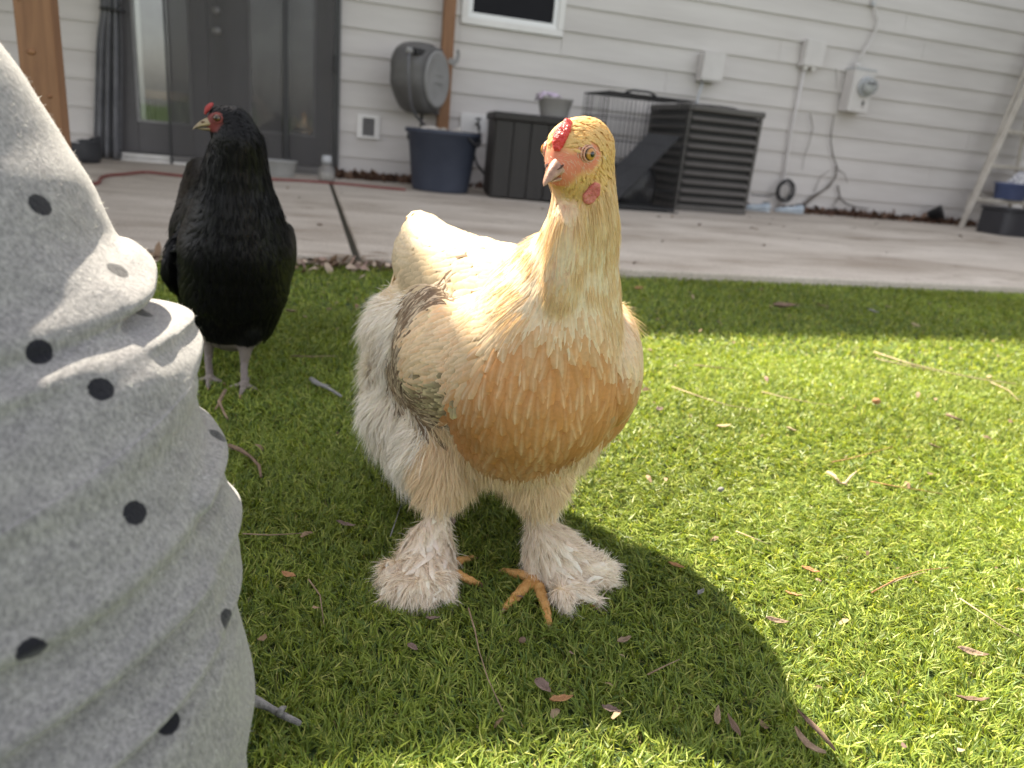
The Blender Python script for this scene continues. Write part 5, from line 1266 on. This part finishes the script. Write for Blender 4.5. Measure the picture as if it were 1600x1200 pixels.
# ---- leafless climbing stems on the wall
vn = thing('bare_vine', 'leafless brown climbing stems on the wall below the meter', 'vine', 4.75, .03)
m_stem = mat('dry_stem', (.07, .055, .045), (.14, .115, .095), scale=60, rough=.9)
P_ = lambda px, py, o=.045: Vector(Matrix.Rotation(-TH, 3, 'Z') @ (wall_at(px, py, o) - W(4.75, .03, ZP)))
def wall_at(px, py, o):
    d = ray(px, py); t = (WD - o - NV.dot(CL))/NV.dot(d); return CL + d*t
for pl, r in [([(1252, 322), (1268, 308), (1290, 296), (1305, 278), (1308, 262), (1302, 245), (1298, 222), (1299, 205), (1303, 180)], .008), ([(1254, 324), (1275, 306), (1296, 292), (1307, 274), (1306, 255), (1300, 240)], .006), ([(1309, 290), (1312, 308), (1322, 318), (1340, 324), (1358, 326)], .008), ([(1312, 308), (1304, 318), (1300, 326)], .006), ([(1272, 300), (1282, 276), (1298, 265)], .004), ([(1305, 262), (1320, 272), (1324, 286)], .004), ([(1266, 178), (1270, 200), (1264, 225), (1256, 245), (1254, 265)], .004), ([(1306, 108), (1307, 125), (1306, 140)], .003)]:
    pts = [P_(*q) for q in pl]; MB().tube(pts, [r*(1 - .6*i/(len(pts)-1)) for i in range(len(pts))], 7).build('stem', m_stem, vn, smooth=True)

# ---- aluminium ladder with a blue basin, a cloth and a dark bin
ld = thing('step_ladder', 'grey aluminium step ladder against the wall at the right edge', 'ladder', 5.93, .34)
m_al = mat('dull_aluminium', (.50, .46, .40), (.62, .58, .52), scale=12, rough=.5, metal=.15)
RH, TPR = 1.8, .205
def rail(x0, y0, x1, y1, name='rail', d=(.020, .055)):
    b = MB(); a, e = Vector((x0, y0, 0)), Vector((x1, y1, RH)); 
    vs = [p + Vector((sx*d[0]/2, sy*d[1]/2, 0)) for p in (a, e) for sy in (-1, 1) for sx in (-1, 1)]
    b.add(vs, [(0, 2, 3, 1), (4, 5, 7, 6), (0, 1, 5, 4), (1, 3, 7, 5), (3, 2, 6, 7), (2, 0, 4, 6)]); return b.build(name, m_al, ld, bevel=.003)
LW = .74; TP = .37*RH
rail(0, -.03, TP*.82, .10); rail(LW, -.03, LW - TP*.25, .10); rail(.13, .10, TP*.82+.02, .22, 'rear_leg', (.018, .03)); rail(LW-.05, .10, LW - TP*.25 - .02, .22, 'rear_leg', (.018, .03))
for zz in (.265, .565, .865, 1.165, 1.465):
    f = zz/RH; x0 = TP*.82*f + .011; x1 = LW - TP*.25*f - .011; y = -.03 + .13*f
    MB().b2((x0, y-.045, zz-.022), (x1, y+.045, zz+.012)).build('step', m_al, ld, bevel=.003)
MB().tube([(.14, .105, .30), (LW-.06, .105, .30)], .008, 8).build('brace', m_al, ld); MB().tube([(.02, -.02, .05), (.14, .11, .28)], .007, 8).build('brace', m_al, ld)
bs = thing('blue_basin', 'blue plastic basin resting on the lowest ladder step', 'basin', 6.40, .36, ZP + .277)
MB().lathe([(.001, 0), (.135, 0), (.148, .008), (.168, .13), (.178, .135), (.178, .148), (.162, .148), (.156, .13), (.136, .014), (.001, .012)], n=48, sx=1.05, sy=.62).build('shell', mat('basin_blue', (.075, .10, .21), (.095, .125, .25), scale=5, rough=.45), bs, smooth=True)
wc = thing('patterned_cloth', 'white patterned cloth bundled in the blue basin on the ladder', 'cloth', 6.46, .36, ZP + .30)
b = MB(); n, rows = 30, 16; vs = []
for i in range(rows+1):
    t = i/rows
    for j in range(n):
        a = 2*math.pi*j/n; r = (.115*math.sin(math.pi*min(1, .3+t*.69))**.7 + .004)*(1 + .3*mnoise.noise(Vector((math.cos(a)*2.2, math.sin(a)*2.2, t*3))))
        vs.append((math.cos(a)*r, math.sin(a)*r*.6, t*.24))
b.add(vs, [(i*n+j, i*n+(j+1) % n, (i+1)*n+(j+1) % n, (i+1)*n+j) for i in range(rows) for j in range(n)] + [tuple(range(n))[::-1], tuple(rows*n+j for j in range(n))])
b.build('bundle', mat('print_cloth', (.20, .20, .26), (.72, .71, .72), scale=38, rough=.85, lo=.42, hi=.5), wc, smooth=True)
db = thing('dark_bin', 'low dark grey bin on the patio under the ladder at the right edge', 'bin', 5.97, .80)
MB().prism(sq(28, .21, .15, 6), 0, .20).build('shell', mat('bin_plastic', (.028, .028, .034), (.04, .04, .046), scale=6, rough=.5), db, bevel=.008)
MB().prism(sq(28, .222, .162, 6), .202, .225).build('lid', mat('bin_lid', (.035, .035, .04), rough=.5), db, bevel=.006)
bp_ = thing('black_pot', 'small black pot tipped against the wall left of the ladder foot', 'pot', 5.78, .12, ZP + .06)
o_ = MB().lathe([(.001, 0), (.045, 0), (.062, .11), (.068, .112), (.068, .122), (.056, .122), (.042, .008), (.001, .006)], n=28).build('shell', m_black, bp_, smooth=True); o_.rotation_euler = (math.radians(62), 0, math.radians(40))

# ---- things by the doors
tk = thing('torn_black_bucket', 'torn black rubber bucket on the patio left of the doors', 'bucket', -1.26, .42)
b = MB(); n = 48; vs = []
for i, (z, r) in enumerate([(0, .135), (.03, .15), (.08, .152), (.12, .150), (.16, .150)]):
    for j in range(n):
        a = 2*math.pi*j/n; zz = z
        if i >= 3: zz = min(z, .115 + .055*(math.cos(a*2 - .3) > .55) + .035*mnoise.noise(Vector((math.cos(a)*3, math.sin(a)*3, 0))) + .03*math.cos(a - .2))
        vs.append((math.cos(a)*r*1.05*(1 + .06*mnoise.noise(Vector((math.cos(a)*2, math.sin(a)*2, z*6)))), math.sin(a)*r*.8, zz))
b.add(vs, [(i*n+j, i*n+(j+1) % n, (i+1)*n+(j+1) % n, (i+1)*n+j) for i in range(4) for j in range(n)] + [tuple(range(n))[::-1]])
o_ = b.build('shell', mat('black_rubber', (.020, .021, .024), (.035, .036, .04), scale=10, rough=.6), tk, smooth=True); sd = o_.modifiers.new('t', 'SOLIDIFY'); sd.thickness = .008
MB().box((.03, -.02, .10), (.10, .06, .03), rot=Euler((.3, .2, .4)).to_matrix()).build('scrap', m_trim, tk, bevel=.006)
gb = thing('grey_tray', 'shallow pale grey tub on the patio behind the black hen', 'tub', -.045, .40)
MB().lathe([(.001, 0), (.085, 0), (.092, .01), (.105, .095), (.112, .1), (.112, .108), (.098, .108), (.086, .014), (.001, .012)], n=36, sx=1.2, sy=.7).build('shell', mat('tub_grey', (.26, .26, .25), (.32, .32, .31), scale=8, rough=.6), gb, smooth=True)
jr = thing('glass_jar', 'small clear jar standing at the right foot of the doors', 'jar', .275, .47)
MB().lathe([(.001, 0), (.050, 0), (.056, .006), (.056, .075), (.040, .095), (.040, .11), (.044, .112), (.001, .116)], n=28).build('body', glass('jar_glass', (.40, .38, .36), .45, .1), jr, smooth=True)
MB().lathe([(.001, .008), (.046, .008), (.046, .05), (.001, .055)], n=20).build('contents', mat('jar_white', (.60, .56, .50), (.7, .66, .6), scale=40, rough=.8), jr, smooth=True)
MB().lathe([(.001, .117), (.03, .117), (.034, .13), (.03, .165), (.001, .168)], n=20).build('stopper', m_boxs, jr, smooth=True)

# ---- red hose on the patio
rh = empty('red_hose', gp(300, 275, ZP)); tag(rh, 'thin red hose lying along the patio in front of the doors', 'hose')
b = MB(); pts = [gp(px, py, ZP + .008) - rh.location for px, py in [(118, 289), (140, 288), (154, 285), (158, 278), (170, 274), (195, 272), (225, 269), (250, 271), (275, 274), (300, 276), (330, 277), (365, 278), (400, 279), (440, 281), (480, 283), (520, 286), (545, 288), (575, 291), (605, 294), (640, 297)]]
d_ = []
for i in range(len(pts)-1):
    for t in (0, .25, .5, .75):
        p0, p1, p2, p3 = pts[max(i-1, 0)], pts[i], pts[i+1], pts[min(i+2, len(pts)-1)]
        d_.append(.5*(2*p1 + (p2-p0)*t + (2*p0-5*p1+4*p2-p3)*t*t + (3*p1-p0-3*p2+p3)*t**3))
b.tube(d_, .0085, 8); b.build('tube', mat('red_rubber', (.17, .045, .038), (.23, .07, .06), scale=12, rough=.55), rh, smooth=True)

# ================================================================= LEAVES, TWIGS AND NEEDLES
LEAFC = {'tan': ((.26, .175, .11), (.42, .30, .20)), 'orange': ((.42, .20, .08), (.56, .30, .13)), 'brown': ((.16, .10, .065), (.26, .17, .11)), 'pink': ((.20, .135, .11), (.34, .24, .20)), 'grey': ((.24, .23, .22), (.38, .37, .36)), 'straw': ((.48, .36, .20), (.62, .50, .31))}
sc_ = lambda c, f: tuple(v*f for v in c)
LM = {k_: mat('dry_' + k_, sc_(a, .66), sc_(b_, .72), scale=90, rough=.75, bump=.4, bscale=160) for k_, (a, b_) in LEAFC.items()}
rq = random.Random(21)
def leaf_mesh(L, Wd, curl, seed):
    r = random.Random(seed); b = MB(); rows = 7; vs = []
    for i in range(rows+1):
        t = i/rows; w = Wd*.5*(math.sin(math.pi*(t**.8)*.98 + .02))*r.uniform(.82, 1.1) + .0003; x = (t-.5)*L
        z = curl*L*(t-.5)**2*2 + r.uniform(-.0006, .0006)
        for s_ in (-1, -.5, 0, .5, 1):
            vs.append((x, s_*w, z + abs(s_)*w*.55 + (0 if s_ else -.0006)))
    b.add(vs, [(i*5+j, i*5+j+1, (i+1)*5+j+1, (i+1)*5+j) for i in range(rows) for j in range(4)])
    me = b.mesh('dry_leaf'); return me
def leaf_(px, py, L, Wd, ang, c, label, curl=.25, z=.016, tilt=.25):
    g_ = gp(px, py, z); o = link("dry_leaf", leaf_mesh(L*.92, Wd*.92, curl, int(px*7+py)), LM[c], None, True, g_)
    o.rotation_euler = (rq.uniform(-tilt, tilt), rq.uniform(-tilt, tilt), math.radians(ang))
    sd = o.modifiers.new('t', 'SOLIDIFY'); sd.thickness = .0005
    tag(o, label, 'leaf', 'dry leaves lying on the lawn'); return o
for a in [
    (455, 487, .030, .016, 20, 'tan', 'crumpled tan leaf on the grass right of the black hen'),
    (848, 1074, .021, .012, -50, 'pink', 'flat brown leaf just left of the orange oval leaf'),
    (876, 1095, .025, .0095, 28, 'orange', 'orange-brown oval leaf in the shade below the feathered foot'),
    (975, 1000, .018, .006, 35, 'tan', 'small tan leaf in the shadow right of the feathered foot'),
    (645, 1013, .014, .007, -40, 'pink', 'small pinkish leaf scrap in the shade below the left foot'),
    (676, 967, .014, .006, 10, 'pink', 'tiny pinkish leaf curled just below the left feathered foot'),
    (955, 1110, .018, .007, -30, 'pink', 'pinkish brown leaf at the bottom of the hen shadow'),
    (1120, 1120, .022, .006, 75, 'tan', 'narrow tan leaf standing up in the shadow, leftmost of two'),
    (1146, 1135, .022, .006, 110, 'brown', 'narrow brown leaf in the shadow beside the tan one'),
    (1213, 971, .028, .007, 4, 'tan', 'tan sunlit leaf near the middle of the lit grass'),
    (1518, 1021, .032, .010, -8, 'tan', 'squarish tan bark chip on the sunlit grass at right'),
    (1520, 1095, .030, .008, -4, 'brown', 'dark brown bark chip on the sunlit grass at lower right'),
    (1131, 667, .028, .010, 5, 'straw', 'pale straw leaf on sunlit grass right of the hen breast'),
    (1030, 640, .018, .012, 40, 'pink', 'pale pinkish leaf close to the hen breast at right'),
    (1236, 672, .020, .012, -20, 'straw', 'small straw leaf left of the forked dry twig'),
    (1460, 698, .024, .010, -10, 'tan', 'tan leaf on sunlit grass, rightmost near the orange needle'),
    (1266, 892, .022, .008, -20, 'orange', 'orange-tan leaf in the sun above the tan shadow-edge leaf'),
    (1056, 885, .020, .008, -25, 'orange', 'reddish tan leaf at the sunlit edge of the hen shadow'),
    (1240, 930, .020, .005, -40, 'orange', 'thin orange leaf sliver in the sunlit grass'),
    (998, 451, .036, .018, 10, 'orange', 'orange leaf in the shaded strip just right of the hen neck'),
    (1226, 480, .085, .040, -6, 'brown', 'large brown curled leaf in the shaded strip by the patio'),
    (1430, 509, .034, .016, -10, 'straw', 'pale leaf at the edge of the shaded strip at right'),
    (1364, 487, .040, .016, -18, 'grey', 'pale grey leaf in the shaded strip right of the big brown leaf'),
    (1388, 480, .030, .014, 12, 'straw', 'small straw leaf in the shaded strip behind the grey leaf'),
    (1285, 478, .040, .016, -14, 'straw', 'straw leaf in the shaded strip next to the big brown leaf'),
    (452, 900, .022, .008, -30, 'orange', 'orange-tan leaf on shaded grass beside the trouser leg'),
    (540, 820, .024, .006, 4, 'pink', 'thin pink leaf sliver on shaded grass left of the feathered foot'),
    (1095, 926, .014, .006, 50, 'grey', 'white-grey scrap on the edge of the hen shadow'),
    (500, 352, .03, .02, 0, 'brown', 'dark leaf scrap lying on the concrete left of the joint')]:
    zz = .026 if a[6] == 'never' else (ZP + .003 if 'concrete' in a[6] else .014)
    leaf_(*a, z=zz)
# squiggly strips of bark
def strip(pts, w, c, label, z=.018):
    p = [gp(x, y, z) for x, y in pts]; o0 = p[len(p)//2]; b = MB(); vs = []
    for i, q in enumerate(p):
        t = (p[min(i+1, len(p)-1)] - p[max(i-1, 0)]).normalized(); s_ = Vector((-t.y, t.x, 0)); f = math.sin(math.pi*(.1 + .8*i/(len(p)-1)))
        vs += [q - o0 - s_*w*f*.5 + Vector((0, 0, .0015)), q - o0, q - o0 + s_*w*f*.5 + Vector((0, 0, .0018))]
    b.add(vs, [(i*3+j, i*3+j+1, (i+1)*3+j+1, (i+1)*3+j) for i in range(len(p)-1) for j in range(2)])
    o = b.build('bark_strip', LM[c], None, True, loc=o0); sd = o.modifiers.new('t', 'SOLIDIFY'); sd.thickness = .0012
    tag(o, label, 'bark', 'bark strips on the lawn')
strip([(1242, 1138), (1250, 1152), (1262, 1166), (1276, 1174), (1290, 1178)], .007, 'tan', 'curled tan bark strip in the shadow at the bottom')
strip([(1246, 1112), (1264, 1130), (1284, 1150), (1304, 1174)], .006, 'brown', 'straight dark bark strip above the curled one at the bottom')
# twigs and needles
def twig(name, cat, lines, r, c, label, group, z=.018, wob=.0):
    first = gp(*lines[0][0], z); root = empty(name, Vector((first.x, first.y, z))); tag(root, label, cat, group)
    for k_, ln in enumerate(lines):
        p = [gp(x, y, z + .004*math.sin(i*1.7 + k_)) - root.location for i, (x, y) in enumerate(ln)]
        rr_ = [r*(1 - .5*i/max(1, len(p)-1))*(1 + .15*math.sin(i*2.3))*(1 if k_ == 0 else .7) for i in range(len(p))]
        MB().tube(p, rr_, 7).build('stem' if k_ == 0 else 'side_shoot', LM[c], root, smooth=True)
TW = 'twigs on the lawn'; ND = 'pine needles on the lawn'
twig('twig', 'twig', [[(380, 1086), (404, 1098), (422, 1106), (440, 1117), (468, 1130)], [(436, 1115), (440, 1108), (446, 1105)]], .0042, 'grey', 'thick grey stick beside the trouser leg at the bottom', TW)
twig('twig', 'twig', [[(486, 592), (498, 600), (512, 606), (522, 612), (533, 619)], [(488, 596), (500, 600), (516, 603)]], .0042, 'grey', 'short forked grey twig between the two hens', TW)
twig('twig', 'twig', [[(358, 696), (376, 703), (392, 714), (405, 728), (408, 745)]], .0032, 'brown', 'curved brown twig near the edge of the trouser leg', TW)
twig('twig', 'twig', [[(1293, 738), (1304, 744), (1312, 755), (1320, 756), (1330, 744), (1338, 737)], [(1316, 754), (1324, 758)]], .0028, 'straw', 'pale V-shaped twig lying on the sunlit grass', TW)
twig('twig', 'twig', [[(1366, 550), (1420, 568), (1480, 582), (1530, 592), (1588, 600)], [(1368, 560), (1420, 572), (1475, 583)], [(1548, 597), (1576, 610), (1592, 626)]], .0020, 'straw', 'long pale branching twig on the sunlit grass at right', TW)
twig('twig', 'twig', [[(1480, 648), (1492, 653), (1505, 657)]], .0030, 'brown', 'short dark twig right of the long pale branching one', TW)
twig('twig', 'twig', [[(352, 610), (342, 628), (350, 645), (356, 655)], [(345, 626), (336, 640)]], .0030, 'tan', 'thin bent twig by the feet of the black hen', TW)
for i, (pl, lab, c) in enumerate([
    ([(380, 834), (420, 836), (460, 834), (488, 832)], 'brown pine needle sticking out beside the trouser leg', 'tan'),
    ([(732, 950), (742, 985), (748, 1015), (762, 1060), (786, 1112)], 'long brown needle on the shaded grass below the feathered feet', 'tan'),
    ([(482, 905), (500, 930), (506, 975)], 'bent brown needle on the shaded grass at lower left', 'tan'),
    ([(1190, 612), (1230, 622), (1270, 630), (1306, 634)], 'pale needle on the sunlit grass above the straw leaf', 'straw'),
    ([(1050, 604), (1100, 622), (1140, 634), (1184, 640)], 'pale needle on the sunlit grass right of the hen wing', 'straw'),
    ([(1300, 722), (1330, 716), (1360, 708), (1394, 698)], 'orange needle on the sunlit grass above the V-shaped twig', 'orange'),
    ([(1360, 752), (1400, 760), (1440, 766), (1474, 772)], 'orange needle on the sunlit grass right of the V-shaped twig', 'orange'),
    ([(1362, 926), (1400, 905), (1440, 891), (1482, 887)], 'curved orange needle on the sunlit grass at lower right', 'orange'),
    ([(1376, 918), (1410, 904), (1446, 894)], 'short pale needle lying along the curved orange one', 'straw'),
    ([(1012, 1054), (1036, 1042), (1062, 1030)], 'brown needle inside the hen shadow', 'tan'),
    ([(1150, 830), (1180, 842), (1200, 850)], 'thin straw needle on sunlit grass above the hen shadow', 'straw'),
    ([(610, 838), (618, 815), (626, 790)], 'dark green-grey needle left of the feathered leg', 'grey'),
    ([(1500, 935), (1530, 955), (1560, 975), (1596, 996)], 'long pale needle at the right edge of the sunlit grass', 'straw'),
    ([(455, 556), (490, 557), (525, 556)], 'pale needle on shaded grass between the hens', 'tan'),
    ([(1085, 570), (1120, 574), (1160, 578)], 'brown needle in the sun close to the shaded strip', 'tan')]):
    twig('pine_needle', 'needle', [pl], .0008 if pl[0][1] > 700 else .0011, c, lab, ND, z=.022)
# buds and pebbles
for px, py, r, c, lab in [(1369, 627, .008, 'orange', 'small round brown bud on the sunlit grass'), (705, 815, .006, 'pink', 'small pinkish bud in the shade between the hen legs'), (816, 1000, .0035, 'brown', 'small brown pebble in the shade below the yellow toes'), (1126, 765, .0045, 'grey', 'tiny pale pebble on the sunlit grass')]:
    o = MB().lathe([(.0005, -r), (r*.7, -r*.7), (r, 0), (r*.8, r*.7), (.0005, r)], n=10, sx=1.0, sy=.8).build('bud' if 'bud' in lab else 'pebble', LM[c], None, True, loc=gp(px, py, .020)); o.rotation_euler = (rq.random(), rq.random(), rq.random()); tag(o, lab, 'bud' if 'bud' in lab else 'pebble', 'small bits on the lawn')

# uncountable litter: leaf crumbs on the lawn, along the slab edge and along the wall
def crumbs(name, label, pts, size, palette, flat=.5, seed=1):
    rng = np.random.default_rng(seed); n = len(pts); L = size*rng.uniform(.4, 1.5, n); Wd = L*rng.uniform(.3, .8, n)
    a = rng.uniform(0, 6.283, n); tl = rng.normal(0, flat, (n, 2)); V = np.zeros((n, 6, 3), np.float32)
    for k_, (u, v) in enumerate([(-.5, -.25), (-.5, .25), (0, -.5), (0, .5), (.5, -.2), (.5, .22)]):
        x, y = u*L, v*Wd; z = x*tl[:, 0] + y*tl[:, 1] + (.15*L if k_ in (2, 3) else 0)
        V[:, k_] = pts + np.stack([x*np.cos(a) - y*np.sin(a), x*np.sin(a) + y*np.cos(a), np.abs(z) if flat > .9 else z], 1)
    b = (np.arange(n)*6)[:, None]; lp = np.concatenate([b + np.array([[0, 2, 3, 1]]), b + np.array([[2, 4, 5, 3]])], 1).ravel()
    pal = np.array(palette); c = pal[rng.choice(len(pal), n)]*np.exp(rng.normal(0, .25, n))[:, None]
    me = np_mesh(name, V.reshape(-1, 3), lp, np.arange(2*n)*4, np.full(2*n, 4), attr_mat(name + '_mat', rough=.85, spec=.1), np.repeat(c, 6, 0), smooth=False)
    return tag(link(name, me, None), label, 'litter', kind='stuff')
rng = np.random.default_rng(8)
q = np.stack([rng.uniform(-1.8, 2.6, 520), rng.uniform(.35, 2.9, 520)], 1); q = q[(-math.sin(TH)*q[:, 0] + math.cos(TH)*q[:, 1]) < 2.40]
crumbs('leaf_crumbs', 'small scattered leaf crumbs over the artificial grass', np.concatenate([q, rng.uniform(.008, .020, (len(q), 1))], 1), .010, [(.24, .17, .11), (.16, .11, .07), (.30, .23, .15), (.24, .16, .13)], .4, 4)
def so(s, o, z): return np.array([W(a, b_, c_)[:] for a, b_, c_ in zip(s, o, z)])
n = 520; s_ = rng.uniform(-.75, .75, n)
crumbs('edge_litter', 'dead leaf litter heaped along the front edge of the patio at left', so(s_, PW + np.abs(rng.normal(0, .07, n)) + .005, rng.uniform(.006, .024, n)), .026, [(.26, .18, .12), (.17, .11, .075), (.38, .30, .23), (.30, .21, .17)], .6, 5)
n = 2400; s_ = np.concatenate([rng.uniform(.36, .95, 700), rng.uniform(.95, 4.0, 300), rng.uniform(4.2, 6.4, 1400)])
crumbs('wall_litter', 'brown dead leaves and soil drifted along the foot of the wall', so(s_, .022 + np.abs(rng.normal(0, .06, n)), ZP + np.abs(rng.normal(0, .016, n)) + .003), .038, [(.11, .065, .045), (.07, .042, .03), (.18, .115, .08), (.14, .08, .06)], .8, 6)
n = 60
crumbs('patio_specks', 'dark leaf specks scattered over the concrete patio', so(rng.uniform(-1.5, 5.5, n), rng.uniform(.4, 3.3, n), np.full(n, ZP + .004)), .022, [(.10, .07, .05), (.16, .11, .08), (.22, .17, .13)], .3, 9)
